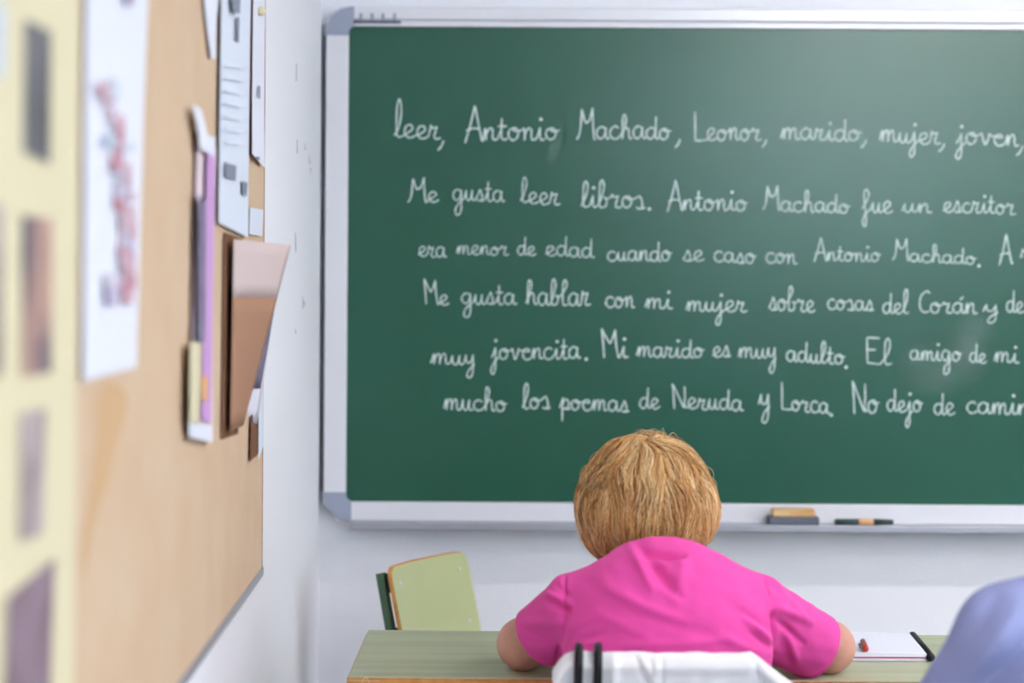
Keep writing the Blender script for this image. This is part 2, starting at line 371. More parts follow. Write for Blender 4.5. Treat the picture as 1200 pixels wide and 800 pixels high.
g('v', .95, 1, [[(0, .1), (.1, .8), (.2, .98), (.3, .5), (.44, .02), (.64, .5), (.72, .95), (.84, .82), (.97, .78)]], high=True)
g('x', .9, 0, [[(0, .8), (.2, .98), (.4, .7), (.38, .3), (.2, .02), (.03, .15)], [(.8, .88), (.6, .98), (.42, .7), (.42, .3), (.6, .0), (.9, .12)]])
g('y', .9, 1, [[(0, .1), (.18, .95)], [(.18, .95), (.2, .35), (.36, .1), (.55, .3), (.68, .95)], [(.68, .95), (.68, 0), (.64, -1.0), (.42, -1.4), (.25, -1.15), (.42, -.55), (.8, 0)]])
g('A', 1.15, 0, [[(0, -.2), (.35, 1.2), (.64, 2.7)], [(.64, 2.7), (.84, 1.5), (1.1, .02), (1.2, .1)]], (), [[(.06, .72), (.5, .92), (.95, .88)]])
g('M', 1.45, 0, [[(0, 0), (.25, .7), (.38, 2.5)], [(.38, 2.5), (.6, 1.55), (.78, 1.4), (1.0, 1.7), (1.2, 2.6)], [(1.2, 2.6), (1.24, 1.2), (1.32, .0)], [(1.32, 0), (1.45, .1)]])
g('µ', 1.35, 0, [[(.18, 0), (.12, 1.2), (0, 2.5)], [(0, 2.5), (.3, 1.8), (.62, 1.2)], [(.62, 1.2), (.85, 1.8), (1.0, 2.4)], [(1.0, 2.4), (1.05, 1.2), (1.22, .1), (1.35, .12)]])
g('L', 1.0, 0, [[(.1, 2.6), (.12, 1), (.12, 0)], [(.12, 0), (.6, -.02), (1.1, .05)]])
g('C', .85, 0, [[(.85, 1.8), (.6, 2.0), (.2, 1.6), (.05, .9), (.15, .25), (.45, 0), (.85, .15)]])
g('N', 1.2, 0, [[(.15, -.05), (.1, 1.2), (.0, 2.4)], [(.0, 2.4), (.5, 1.2), (.95, .08)], [(.95, .08), (1.02, 1.2), (1.0, 2.2)], [(1.02, .3), (1.2, .1)]])
g('E', 1.0, 0, [[(.85, 2.3), (.05, 2.28)], [(.05, 2.28), (.08, .05)], [(.08, .05), (.85, -.02)]], (), [[(.05, 1.2), (.6, 1.25)]])
g(',', .4, 0, [[(.3, .1), (.2, -.35), (.0, -.75)]])
g('.', .3, 0, [], [(.12, .0)])
def ribbon(bm, pts, wid):
    n = len(pts); L = []
    ph = random.random()*9
    for i in range(n):
        t = (pts[min(i+1, n-1)]-pts[max(i-1, 0)])
        if t.length < 1e-9: t = Vector((1, 0, 0))
        t.normalize(); nn = Vector((-t.z, 0, t.x))
        e = min(i, n-1-i); ww = wid*(.75 if e == 0 else 1)*(1+.16*math.sin(i*.9+ph))
        L.append((bm.verts.new(pts[i]+nn*ww*.5), bm.verts.new(pts[i]-nn*ww*.5)))
    for i in range(n-1):
        try: bm.faces.new((L[i][0], L[i][1], L[i+1][1], L[i+1][0]))
        except ValueError: pass
def write(bm, word, x0, x1, yb0, yb1, xh, wid=3.2, asc=1.0):
    total = sum(G[c][0] for c in word)
    sc = (x1-x0)/total; cur = 0.0; chain = None; prev_high = False; layer = [0]
    def put(u, v):
        px = x0+u*sc; py = yb0+(yb1-yb0)*(u*sc)/(x1-x0)-(v if v < 1.15 else 1.15+(v-1.15)*asc)*xh
        return Vector((px, 0, py))
    def flush(c):
        if c and len(c) > 1:
            layer[0] += 1
            pts = catmull(c, 5)
            ribbon(bm, [bp(p.x, p.z, BS-.0006-.00003*(layer[0] % 9)) for p in pts], wid*.53/F*BS)
    for ch in word:
        wd, link, strokes, dots, extra, high = G[ch]
        jy = random.uniform(-.05, .05); js = random.uniform(.95, 1.06)
        T = lambda p: put(cur+p[0], p[1]*js+jy)
        for si, st in enumerate(strokes):
            pts = [T(p) for p in st]
            if si == 0:
                if link and chain:
                    flush(chain[-2:]+pts[1:2]) if False else None
                    pts = ([chain[-1]] + (pts[2:] if prev_high and len(pts) > 2 else pts[1:]))
            flush(pts)
            chain = pts
        for d in dots:
            c = T(d); layer[0] += 1
            q = [bp(c.x+wid*.62*math.cos(a), c.z+wid*.62*math.sin(a), BS-.0009) for a in [2*PI*k/8 for k in range(8)]]
            bm.faces.new([bm.verts.new(p) for p in q])
        for ex in extra: flush([T(p) for p in ex])
        if not strokes: chain = None
        prev_high = high; cur += wd
LINES = [
 [('leer', 462, 516, 160, 163, 14.5, 3.2, 2.0), (',', 513, 522, 165, 166, 15), ('Antonio', 545, 655, 164, 164, 14.5, 3.2), ('Machado', 676, 786, 163, 163, 14, 3.3), (',', 791, 799, 163, 164, 13),
  ('Leonor', 813, 892, 165, 164, 13.5, 3.2), (',', 893, 900, 164, 165, 12), ('marido', 915, 1009, 163, 165, 13, 3.2), (',', 1009, 1017, 164, 165, 12), ('mujer', 1031, 1102, 166, 169, 13, 3.2), (',', 1100, 1109, 169, 170, 12),
  ('joven', 1121, 1194, 169, 171, 13.5, 3.2), (',', 1191, 1201, 172, 173, 14)],
 [('Me', 478, 514, 237, 237, 11.5, 2.8), ('gusta', 530, 591, 235, 236, 12.5, 2.6), ('leer', 610, 656, 237, 240, 12.5, 2.8), ('libros', 681, 756, 242, 244, 14, 3), ('.', 759, 764, 244, 245, 12), ('Antonio', 782, 876, 246, 247, 12.8, 3),
  ('Machado', 894, 996, 246, 250, 11.5, 3), ('fue', 1010, 1046, 249, 249, 13, 3), ('un', 1057, 1092, 249, 249, 11, 2.7), ('escritor'.replace('s', 's'), 1105, 1190, 248, 251, 12, 2.7)],
 [('era', 490, 523, 300, 301, 12, 2.3), ('menor', 535, 596, 298, 299, 10, 2.3), ('de', 606, 628, 299, 299, 10.5, 2.5), ('edad', 639, 696, 299, 302, 11.5, 2.5), ('cuando', 711, 787, 305, 306, 11.5, 2.7), ('se', 800, 825, 306, 306, 11.5, 2.6),
  ('caso', 836, 886, 306, 309, 11.5, 2.6), ('con', 897, 934, 307, 309, 11.5, 2.7), ('Antonio', 954, 1032, 305, 306, 10.2, 2.6), ('Machado', 1046, 1144, 305, 310, 9.5, 2.7), ('.', 1146, 1149, 311, 311, 10), ('A', 1171, 1186, 308, 308, 12, 3), ('r', 1196, 1207, 303, 303, 10, 2.6)],
 [('µe', 497, 526, 356, 357, 12, 2.8), ('gusta', 540, 605, 356, 357, 12.5, 2.6), ('hablar', 616, 692, 357, 358, 14, 3), ('con', 709, 744, 359, 361, 12.5, 3), ('mi', 756, 788, 361, 362, 12, 2.8), ('mujer', 804, 875, 364, 366, 12, 2.9),
  ('sobre', 901, 955, 363, 366, 13.5, 2.9), ('cosas', 969, 1024, 362, 364, 11.5, 2.8), ('del', 1034, 1065, 367, 367, 12.5, 2.8), ('Corán', 1077, 1145, 366, 368, 12, 2.8), ('y', 1152, 1172, 366, 366, 9.5, 2.8), ('de', 1179, 1200, 366, 367, 12.5, 2.8)],
 [('muy', 505, 558, 427, 427, 12, 2.7), ('jovencita', 576, 680, 421, 420, 13, 2.8), ('.', 685, 690, 420, 420, 12), ('µi', 705, 736, 419, 419, 13, 3.3), ('marido', 746, 825, 418, 419, 11.5, 2.9), ('es', 835, 856, 418, 418, 11.5, 3),
  ('muy', 865, 911, 419, 419, 12, 2.9), ('adulto', 921, 990, 423, 427, 11.5, 3.2), ('.', 990, 994, 430, 430, 10), ('El', 1015, 1045, 425, 427, 13.5, 3.1), ('amigo', 1066, 1127, 421, 423, 11.5, 2.8), ('de', 1136, 1156, 425, 425, 11.5, 2.8), ('mi', 1165, 1194, 424, 425, 11.5, 2.7)],
 [('mucho', 520, 594, 479, 483, 12.5, 2.9), ('los', 612, 645, 479, 479, 13, 3.1), ('poemas', 656, 737, 479, 482, 12, 3), ('de', 749, 773, 479, 478, 12.5, 2.8), ('Neruda', 788, 871, 478, 481, 12, 3), ('y', 889, 904, 475, 475, 14, 3),
  ('Lorca', 915, 972, 479, 485, 12.5, 3.1), ('.', 973, 976, 486, 486, 10), ('No', 999, 1030, 484, 484, 15.5, 3), ('dejo', 1039, 1081, 482, 483, 13, 3), ('de', 1094, 1119, 485, 486, 13.5, 2.9), ('camin', 1132, 1207, 484, 486, 13.5, 2.9)],
]
for ln in LINES:
    words = []
    for wd in ln:
        if wd[0] in ',.' and words: words[-1].append(wd)
        else: words.append([wd])
    for grp in words:
        bm = bmesh.new()
        for wd in grp: write(bm, *wd)
        me = bpy.data.meshes.new('handwritten_word'); bm.to_mesh(me); bm.free(); me.materials.append(M['chalk'])
        o = bpy.data.objects.new('handwritten_word', me); COL.objects.link(o); o.parent = board; o.matrix_parent_inverse = Matrix.Translation(board.location).inverted()
        o['label'] = 'white cursive word in chalk'
# faint wiped patches of chalk dust
for (px, py, rx, ry, ang) in ((1105, 425, 62, 40, -.3), (652, 168, 9, 34, .35), (1140, 405, 30, 48, .1)):
    bm = bmesh.new(); fl = bm.verts.layers.float.new('fade')
    c = bm.verts.new(bp(px, py, BS-.0004)); c[fl] = 1; rings = []
    for k in (.4, .7, 1):
        ring = []
        for i in range(24):
            a = 2*PI*i/24; ex, ey = rx*k*math.cos(a), ry*k*math.sin(a)
            v = bm.verts.new(bp(px+ex*math.cos(ang)-ey*math.sin(ang), py+ex*math.sin(ang)+ey*math.cos(ang), BS-.0004)); v[fl] = {.4: .8, .7: .4, 1: 0}[k]; ring.append(v)
        rings.append(ring)
    for i in range(24):
        bm.faces.new((c, rings[0][i], rings[0][(i+1) % 24]))
        for A, B in zip(rings, rings[1:]): bm.faces.new((A[i], B[i], B[(i+1) % 24], A[(i+1) % 24]))
    link_bm('chalk_smudge', bm, M['dust'], board)

# eraser and marker on the tray
ez = tzt+.0005
ea = at(903, 607, FY-.035); eb = at(958.5, 607, FY-.035)
er = empty('board_eraser', ((ea.x+eb.x)/2, FY-.035, ez)); tag(er, 'wooden board eraser with grey felt pad lying on the chalk tray', 'eraser')
bm = bmesh.new(); box(bm, (ea.x-.006, FY-.060, ez), (eb.x, FY-.012, ez+.018), .002); link_bm('felt_pad', bm, M['felt'], er)
bm = bmesh.new(); box(bm, (ea.x+.002, FY-.056, ez+.018), (eb.x-.009, FY-.016, ez+.036), .004); link_bm('wooden_back', bm, M['wood'], er)
ma = at(978, 604, FY-.045); mb = at(1047, 604, FY-.045); mr = .0072; mz = ez+mr
mk = empty('board_marker', ((ma.x+mb.x)/2, FY-.045, ez)); tag(mk, 'dark green board marker with an orange band on the chalk tray, right of the eraser', 'marker')
def cyl(name, xa, xb, ra, rb, m, par):
    bm = bmesh.new(); tube(bm, [(xa, FY-.045, mz), (xa+.002, FY-.045, mz), (xb-.002, FY-.045, mz), (xb, FY-.045, mz)], 0, 14, radii=[ra*.8, ra, rb, rb*.8]); link_bm(name, bm, m, par, True)
L = mb.x-ma.x
cyl('cap', ma.x, ma.x+L*.41, mr*.93, mr, M['marker'], mk); cyl('label_band', ma.x+L*.41, ma.x+L*.66, mr, mr, M['orange'], mk); cyl('barrel', ma.x+L*.66, mb.x, mr, mr*.8, M['marker'], mk)

# ------------------------------------------------------------------ corkboard on the left wall
CT = .016; XC = XW+CT
pe = onx(307, 664, XC); YE = pe.y; ZCB = pe.z
Y0c = .95; ZCT = 2.12
cb = empty('corkboard', (XW, (Y0c+YE)/2, ZCB)); tag(cb, 'long tan corkboard on the left wall with grey metal bottom edge', 'corkboard')
bm = bmesh.new(); box(bm, (XW, Y0c, ZCB), (XC, YE-.004, ZCT)); link_bm('cork_panel', bm, M['cork'], cb)
bm = bmesh.new(); box(bm, (XW, YE-.004, ZCB), (XC+.0008, YE, ZCT)); link_bm('end_strip', bm, M['cork_edge'], cb)
bm = bmesh.new(); box(bm, (XW, Y0c, ZCB-.014), (XC+.003, YE, ZCB), .001); link_bm('bottom_strip', bm, M['alu'], cb)
# amber water stains in the cork
for pts in ([(118, 452), (140, 452), (150, 470), (138, 520), (128, 560), (112, 610), (98, 680), (96, 640), (104, 580), (112, 520)],):
    q = catmull([onx(a, b, XC+.0006) for a, b in pts], 4, True)
    bm = bmesh.new(); bm.faces.new([bm.verts.new(p) for p in q]); o = link_bm('stain', bm, M['stain'], cb)
def sheet(name, corners, m, parent=None, off=.002, curl=0, n=8, thick=.0006):
    # corners: pixel quad TL, TR, BR, BL lying along the corkboard; each may carry its own offset from the cork
    if name in ('print', 'photograph'): LAYER[0] = (LAYER[0]+1) % 9; off += .0003*LAYER[0]
    P = [onx(c[0], c[1], XC+off) + Vector(((c[2] if len(c) > 2 else 0), 0, 0)) for c in corners]
    def f(u, v):
        p = (P[0]*(1-u)+P[1]*u)*(1-v)+(P[3]*(1-u)+P[2]*u)*v
        return p+Vector((curl*(4*(v-.5)**2)*.5*abs(u-.3), 0, 0))
    return grid_mesh(name, f, n, n, m, parent, thick, smooth=False)
LAYER = [0]
def pinned(name, corners, m, label, cat, **k):
    o = sheet(name, corners, m, **k); tag(o, label, cat); return o
cream = pinned('poster', [(-75, -260), (93, -40), (86, 850), (-75, 1150)], M['cream'], 'cream poster with rows of dark photographs, nearest on the corkboard', 'poster', off=.004, thick=.0012)
for q, m in (([(30, 22), (60, 38), (58, 192), (28, 178)], 'photo_a'), ([(27, 253), (62, 256), (60, 436), (27, 442)], 'photo_b'), ([(25, 484), (54, 478), (50, 626), (24, 634)], 'photo_c'),
             ([(10, 700), (64, 654), (58, 840), (5, 880)], 'photo_d'), ([(-40, -20), (6, 8), (5, 92), (-40, 80)], 'photo_e'), ([(-45, 232), (3, 240), (2, 440), (-45, 450)], 'photo_c')):
    sheet('photograph', q, M[m], cream, off=.0055)
wp = pinned('printed_sheet', [(101, -60), (174, -40), (159, 430), (97, 447)], M['paper'], 'large white sheet with a maroon printed figure, beside the cream poster', 'paper', off=.004, curl=.002)
pr_ = random.Random(5)
for i in range(44):               # irregular maroon and mauve print running down the sheet
    t = i/43; cx = 130+t*18+pr_.uniform(-9, 11)+(6 if .3 < t < .8 else 0); cy = 100+t*250+pr_.uniform(-8, 8)
    hw_, hh = pr_.uniform(2.5, 7.5), pr_.uniform(4, 12)
    cx = min(cx, 160-hw_); sk = pr_.uniform(-3, 3)
    sheet('print', [(cx-hw_, cy-hh), (cx+hw_, cy-hh+sk), (cx+hw_-1, cy+hh+sk), (cx-hw_+1, cy+hh)], M[pr_.choice(['maroon', 'maroon', 'maroon', 'mauve', 'photo_e'])], wp, off=.0065, n=2)
for q in ([(124, 320), (140, 318), (139, 356), (124, 358)], [(146, -10), (158, -8), (156, 8), (146, 6)]): sheet('print', q, M['mauve'], wp, off=.0065)
pinned('paper_flap', [(236, -30), (258, -28), (250, 70), (246, 66)], M['paper'], 'small curled white paper hanging in a point at the top of the corkboard', 'paper', off=.004, curl=.01)
wt = pinned('notice', [(260, -60), (294, -56), (290, 278), (256, 261)], M['paper_blue'], 'tall white notice with grey lettering, right of the curled white flap', 'notice', off=.006, curl=.003)
for q in ([(272, -8), (282, -6), (281, 16), (272, 14)], [(264, 190), (277, 194), (276, 212), (264, 207)], [(284, 212), (290, 214), (289, 230), (284, 227)], [(278, 20), (280.5, 21), (280, 50), (277.5, 48)]):
    sheet('print', q, M['ink'], wt, off=.0098)
for i in range(7): sheet('print', [(264, 75+i*15), (284, 78+i*15), (284, 80.5+i*15), (264, 77.5+i*15)], M['paper'], wt, off=.0095)
pinned('card_strip', [(292, -40), (299, -38), (298, 185), (293, 180)], M['cork_edge'], 'thin brown card strip between the tall notice and the torn paper', 'card', off=.003)
tp = pinned('torn_paper', [(297, -40), (310.5, -38), (309, 196), (295, 180)], M['paper'], 'narrow torn white paper at the right end of the corkboard', 'paper', off=.007, curl=.004)
sheet('print', [(301, 183), (304, 184), (304, 188), (301, 187)], M['ink'], tp, off=.0105)
sheet('print', [(303, 100), (305, 101), (304.6, 116), (303, 115)], M['ink'], tp, off=.0105)
pt = bmesh.new(); c_ = onx(306, 13, XC+.012); bmesh.ops.create_uvsphere(pt, u_segments=12, v_segments=8, radius=.008, matrix=Matrix.Translation(c_))
tube(pt, [c_+Vector((-.011, 0, 0)), c_], .0015, 6)
tag(link_bm('push_pin', pt, M['cream'], None, True), 'cream push pin holding the torn white paper', 'pin')
pinned('scrap_paper', [(293, 243), (308.5, 246), (307, 277), (292, 274)], M['paper_blue'], 'small scrap of patterned bluish paper below the torn white paper', 'paper', off=.004)
mg = pinned('magazine_page', [(231, 150), (252, 172), (248, 517), (222, 511)], M['lilac'], 'narrow purple magazine page with white ends pinned left of the brown leaflet', 'page', off=.005, curl=.004)
for q, m in (([(243, 170), (252, 172), (247, 495), (236, 492)], 'purple'), ([(226, 122), (236, 128), (246, 168), (235, 172)], 'paper'), ([(233, 158), (252.5, 160), (251, 184), (234, 174)], 'paper'), ([(233, 228), (241, 236), (240, 400), (232, 405)], 'slate'), ([(223, 400), (236, 402), (233, 496), (222, 494)], 'cream'),
             ([(236, 440), (244, 442), (243, 470), (236, 468)], 'orange'), ([(221.5, 493), (248.5, 499), (248, 518), (221.5, 512)], 'paper')):
    sheet('print', q, M[m], mg, off=.0098)
# brown leaflet whose far edge curls away from the cork
lf = empty('leaflet', onx(272, 508, XC)); tag(lf, 'brown folded leaflet curling away from the corkboard beyond the purple page', 'leaflet')
sheet('shade_sheet', [(262, 272), (284, 280), (279, 508), (259, 515)], M['kraft_and_shade'], lf, off=.002)  # dark sheet standing in for the shade in the leaflet's gap
def edge_pt(px, py, Y): return at(px, py, Y)
La, Lb = onx(274, 280, XC+.012), onx(270, 506, XC+.010)
Ra, Rb = edge_pt(341, 287, 3.62), edge_pt(285, 498, 3.56)
def leaf(t0, t1):
    def f(u, v):
        t = t0+(t1-t0)*v
        a = La.lerp(Lb, t); b = Ra.lerp(Rb, t); p = a.lerp(b, u); p.y += .035*math.sin(PI*u); return p
    return f
grid_mesh('front_sheet', leaf(.3, 1), 10, 8, M['kraft'], lf, .0006)
grid_mesh('upper_flap', leaf(0, .3), 10, 4, M['kraft_pale'], lf, .0006)
def cov(q, Y0_, Y1_):
    P = [edge_pt(q[0][0], q[0][1], Y0_), edge_pt(q[1][0], q[1][1], Y1_), edge_pt(q[2][0], q[2][1], Y1_), edge_pt(q[3][0], q[3][1], Y0_)]
    return lambda u, v: (P[0]*(1-u)+P[1]*u)*(1-v)+(P[3]*(1-u)+P[2]*u)*v
grid_mesh('cover', cov([(322, 330), (326, 332), (301, 497), (280, 497)], 3.60, 3.70), 4, 8, M['paper'], lf, .0006)
grid_mesh('cover_print', cov([(320, 338), (325, 340), (305, 455), (293, 455)], 3.59, 3.68), 4, 8, M['slate'], lf, .0006)
pinned('card_flap', [(294, 490), (308, 452), (307.4, 525), (293, 541)], M['kraft_and_shade'], 'small dark brown card tab under the leaflet at the end of the corkboard', 'card', off=.004)
pinned('pale_strip', [(303, 425), (308.6, 424), (308, 524), (303, 538)], M['paper_blue'], 'thin pale strip of paper beside the dark brown tab', 'paper', off=.006)

# ------------------------------------------------------------------ school chair (built once, copied)
def make_chair():
    r = empty('school_chair', (0, 0, 0))
    def P(name, bm, m, par=r, smooth=True): return link_bm(name, bm, m, par, smooth)
    tn = math.tan(math.radians(13))
    def back(x, z, off=0): return Vector((x, -.185-(z-.45)*tn+.55*x*x+off, z))
    HW, ZL, ZH = .165, .585, .779
    def outline(u):  # rounded panel, top corners rounded, slight waist
        return u
    # front laminate face and plywood core: rounded rectangle in (x,z), bent
    def panel(off0, off1, shrink):
        bm = bmesh.new(); nx, nz = 20, 14; A = {}; rr = .035
        def clampxz(u, v):
            x = (2*u-1)*(HW-shrink); z = ZL+shrink+(ZH-ZL-2*shrink)*v
            # rounded corners
            rr = .026; ix, iz0, iz1 = HW-shrink-rr, ZL+shrink+rr, ZH-shrink-rr
            dx = max(abs(x)-ix, 0); dz = max(z-iz1, iz0-z, 0)
            if dx > 0 and dz > 0:
                m_ = max(dx, dz); l = math.hypot(dx, dz); k = m_/l
                x = math.copysign(ix+dx*k, x); z = (iz1+dz*k) if z > iz1 else (iz0-dz*k)
            z += .010*(abs(x)/HW) * (1 if v > .5 else -.2) * 0
            return x, z
        for i in range(nx+1):
            for j in range(nz+1):
                x, z = clampxz(i/nx, j/nz)
                A[i, j, 0] = bm.verts.new(back(x, z, off0)); A[i, j, 1] = bm.verts.new(back(x, z, off1))
        for i in range(nx):
            for j in range(nz):
                for k in (0, 1): bm.faces.new((A[i, j, k], A[i+1, j, k], A[i+1, j+1, k], A[i, j+1, k]))
        for i in range(nx):
            for j in (0, nz): bm.faces.new((A[i, j, 0], A[i+1, j, 0], A[i+1, j, 1], A[i, j, 1]))
        for j in range(nz):
            for i in (0, nx): bm.faces.new((A[i, j, 0], A[i, j+1, 0], A[i, j+1, 1], A[i, j, 1]))
        return bm
    b = P('backrest', panel(.0, .009, 0), M['ply'], smooth=False)
    P('laminate', panel(.0085, .0105, .0015), M['olive'], b, False)
    for sx in (-1, 1):
        for z in (.632, .742):
            p = back(sx*.128, z, .0105); bm = bmesh.new(); bmesh.ops.create_uvsphere(bm, u_segments=12, v_segments=8, radius=.0055, matrix=Matrix.Translation(p) @ Matrix.Diagonal((1, .45, 1, 1))); P('rivet', bm, M['rivet'], b)
            p0 = back(sx*.128, z-.022, -.018); bm = bmesh.new()
            q = back(sx*.128, z+.022, -.018); box(bm, (p0.x-.009, min(p0.y, q.y)-.0, z-.02), (p0.x+.009, back(sx*.128, z, 0).y+.003, z+.02), .003); P('spacer', bm, M['black_plastic'], b)
    # seat shell
    bm = bmesh.new(); nx, ny = 14, 14; A = {}
    for i in range(nx+1):
        for j in range(ny+1):
            u, v = i/nx*2-1, j/ny*2-1
            k = 1-.06*(u*u*v*v); x = .19*u*k; y = .19*v*k
            z = .452-.008*(1-u*u)*(1-v*v)-.012*max(0, v-.6)
            A[i, j, 0] = bm.verts.new((x, y, z)); A[i, j, 1] = bm.verts.new((x, y, z-.011))
    for i in range(nx):
        for j in range(ny):
            for k in (0, 1): bm.faces.new((A[i, j, k], A[i+1, j, k], A[i+1, j+1, k], A[i, j+1, k]))
    for i in range(nx):
        for j in (0, ny): bm.faces.new((A[i, j, 0], A[i+1, j, 0], A[i+1, j, 1], A[i, j, 1]))
    for j in range(ny):
        for i in (0, nx): bm.faces.new((A[i, j, 0], A[i, j+1, 0], A[i, j+1, 1], A[i, j, 1]))
    P('seat', bm, M['olive'])
    R = .0115
    for sx in (-1, 1):
        top = back(sx*.135, .762, -.029); mid = back(sx*.14, .62, -.029)
        bm = bmesh.new(); tube(bm, catmull([(sx*.17, -.20, .0), (sx*.165, -.19, .25), (sx*.152, -.196, .45), mid, top], 6), R, 12); lg = P('rear_leg', bm, M['green_tube'])
        bm = bmesh.new(); tube(bm, [(sx*.17, -.20, .0), (sx*.17, -.20, .03)], R+.003, 12); P('rubber_foot', bm, M['black_plastic'], lg)
        bm = bmesh.new(); tube(bm, catmull([(sx*.175, .19, .0), (sx*.168, .175, .3), (sx*.16, .15, .425), (sx*.155, .05, .43), (sx*.15, -.185, .43)], 6), R, 12); lg = P('front_leg', bm, M['green_tube'])
        bm = bmesh.new(); tube(bm, [(sx*.175, .19, .0), (sx*.175, .19, .03)], R+.003, 12); P('rubber_foot', bm, M['black_plastic'], lg)
    bm = bmesh.new(); tube(bm, [(-.158, .14, .424), (.158, .14, .424)], .009, 10); P('crossbar', bm, M['green_tube'])
    return r
def kids(o): return [c for c in bpy.data.objects if c.parent == o]
def copy_tree(o, par=None):
    c = o.copy(); COL.objects.link(c)
    if par: c.parent = par; c.matrix_parent_inverse = o.matrix_parent_inverse
    for k in kids(o): copy_tree(k, c)
    return c
chair0 = make_chair()
chair1 = copy_tree(chair0); chair2 = copy_tree(chair0)
for c, loc, rz, lab in ((chair0, (.094, 4.80, 0), math.radians(-118), 'empty olive school chair with green tubes between the desk and the chalkboard'),
                        (chair1, (.268, 3.625, 0), 0, 'olive school chair under the woman in pink, a white jacket over its back'),
                        (chair2, (.86, 2.80, 0), 0, 'school chair under the person in the lavender shirt')):
    c.location = loc; c.rotation_euler = (0, 0, rz); tag(c, lab, 'chair', 'school chairs')

# ------------------------------------------------------------------ desk
DZ = .74
fl, bl = onz(406.3, 792.5, DZ), onz(433.3, 737.6, DZ)
th = math.radians(-1.1)
ax = Vector((math.cos(th), math.sin(th), 0)); ay = Vector((-math.sin(th), math.cos(th), 0))
DW, DD = 1.20, (bl-fl).dot(ay)
desk = empty('school_desk', (fl+ax*DW/2+ay*DD/2)*Vector((1, 1, 0)) if False else Vector(((fl+ax*DW/2+ay*DD/2).x, (fl+ax*DW/2+ay*DD/2).y, 0)), th)
tag(desk, 'green topped school desk with wooden edge in front of the woman in pink', 'desk')
def dp(u, v, z): p = fl+ax*u+ay*v; return Vector((p.x, p.y, z))
bm = bmesh.new(); r_ = bmesh.ops.create_cube(bm, size=1)
for v in bm.verts: v.co = dp((v.co.x+.5)*DW, (v.co.y+.5)*DD, DZ-.024+(v.co.z+.5)*.0225)
bmesh.ops.bevel(bm, geom=bm.edges[:], offset=.003, segments=2, affect='EDGES'); dt = link_bm('desk_top', bm, M['ply'], desk)
bm = bmesh.new(); bmesh.ops.create_cube(bm, size=1)
for v in bm.verts: v.co = dp(.003+(v.co.x+.5)*(DW-.006), .002+(v.co.y+.5)*(DD-.004), DZ-.002+(v.co.z+.5)*.002)
link_bm('laminate', bm, M['desk_top'], dt)
# pale scribble on the wooden edge
bm = bmesh.new(); q = [at(px, py, fl.y-.0012) for px, py in ((424, 800), (426, 795.5), (428.5, 793.6), (431, 795.5), (432.5, 800))]
tube(bm, catmull(q, 4), .0006, 5); tube(bm, [at(408, 796.8, fl.y-.001), at(445, 797.6, fl.y-.001)], .0004, 5); link_bm('scratch', bm, M['cream'], dt)
for u in (.05, DW-.05):
    for v in (.05, DD-.05):
        bm = bmesh.new(); tube(bm, [dp(u, v, .0), dp(u, v, DZ-.024)], .0135, 12); lg = link_bm('leg', bm, M['green_tube'], desk, True)
    bm = bmesh.new(); tube(bm, [dp(u, .05, DZ-.055), dp(u, DD-.05, DZ-.055)], .011, 10); link_bm('side_bar', bm, M['green_tube'], desk, True)
bm = bmesh.new(); tube(bm, [dp(.05, DD-.05, DZ-.055), dp(DW-.05, DD-.05, DZ-.055)], .011, 10); link_bm('rear_bar', bm, M['green_tube'], desk, True)

# notebook and red pen
NZ = DZ+.0005
nfr, nbr = onz(1086, 765.5, DZ+.014), onz(1067, 741, DZ+.014)
nl = .205
nfl, nbl = nfr-Vector((nl, .003, 0)), nbr-Vector((nl, .0, 0))
nb = empty('notebook', ((nfr.x+nfl.x)/2, (nfr.y+nbr.y)/2, NZ)); tag(nb, 'open white notebook with pink card and black binding on the desk', 'notebook')
def quad_slab(name, q, z0, z1, m, par, bev=.0008):
    bm = bmesh.new(); prism(bm, [(p.x, p.y, z0) for p in q], (0, 0, z1-z0)); bmesh.ops.bevel(bm, geom=bm.edges[:], offset=bev, segments=1, affect='EDGES'); return link_bm(name, bm, m, par)
q = [nfl, nfr, nbr, nbl]
quad_slab('lower_pages', q, NZ, NZ+.0048, M['paper'], nb)
quad_slab('pink_card', [p+Vector((-.003, .001, 0)) for p in q], NZ+.0048, NZ+.0078, M['pink'], nb, .0003)
bm = bmesh.new(); V = []
for i in range(9):
    t = i/8; d = nfl.lerp(nfr, t); e = nbl.lerp(nbr, t); zz = NZ+.0085+.0052*math.sin(PI*min(1, t*1.05))**.6 if 0 < t < 1 else NZ+.0085
    zz = NZ+.0125+.002*math.sin(PI*t)
    V.append([bm.verts.new((d.x, d.y-.001, NZ+.0078)), bm.verts.new((d.x, d.y, zz)), bm.verts.new((e.x, e.y, zz)), bm.verts.new((e.x, e.y, NZ+.0078))])
for a, b in zip(V, V[1:]):
    for k in range(3): bm.faces.new((a[k], b[k], b[k+1], a[k+1]))
bm.faces.new(V[0]); bm.faces.new(V[-1][::-1]); link_bm('page_block', bm, M['paper'], nb, False)
bm = bmesh.new(); tube(bm, [nfr+Vector((.006, -.004, NZ+.0078-nfr.z)), nbr+Vector((.004, .002, NZ+.0078-nbr.z))], .0075, 12); link_bm('binding', bm, M['black'], nb, True)
pa, pb = onz(1014.5, 760.5, NZ+.020), onz(1010.5, 749.5, NZ+.020)
pn = empty('pen', (pa+pb)/2); tag(pn, 'red capped pen lying on the open notebook', 'pen')
pd = (pb-pa).normalized()
bm = bmesh.new(); tube(bm, [pa, pa+pd*.003, pa+pd*.055], 0, 12, radii=[.004, .0052, .0055]); cp = link_bm('cap', bm, M['red'], pn, True)
bm = bmesh.new(); tube(bm, [pa+pd*.055, pb-pd*.012, pb], 0, 12, radii=[.0045, .0045, .002]); link_bm('barrel', bm, M['greypen'], pn, True)
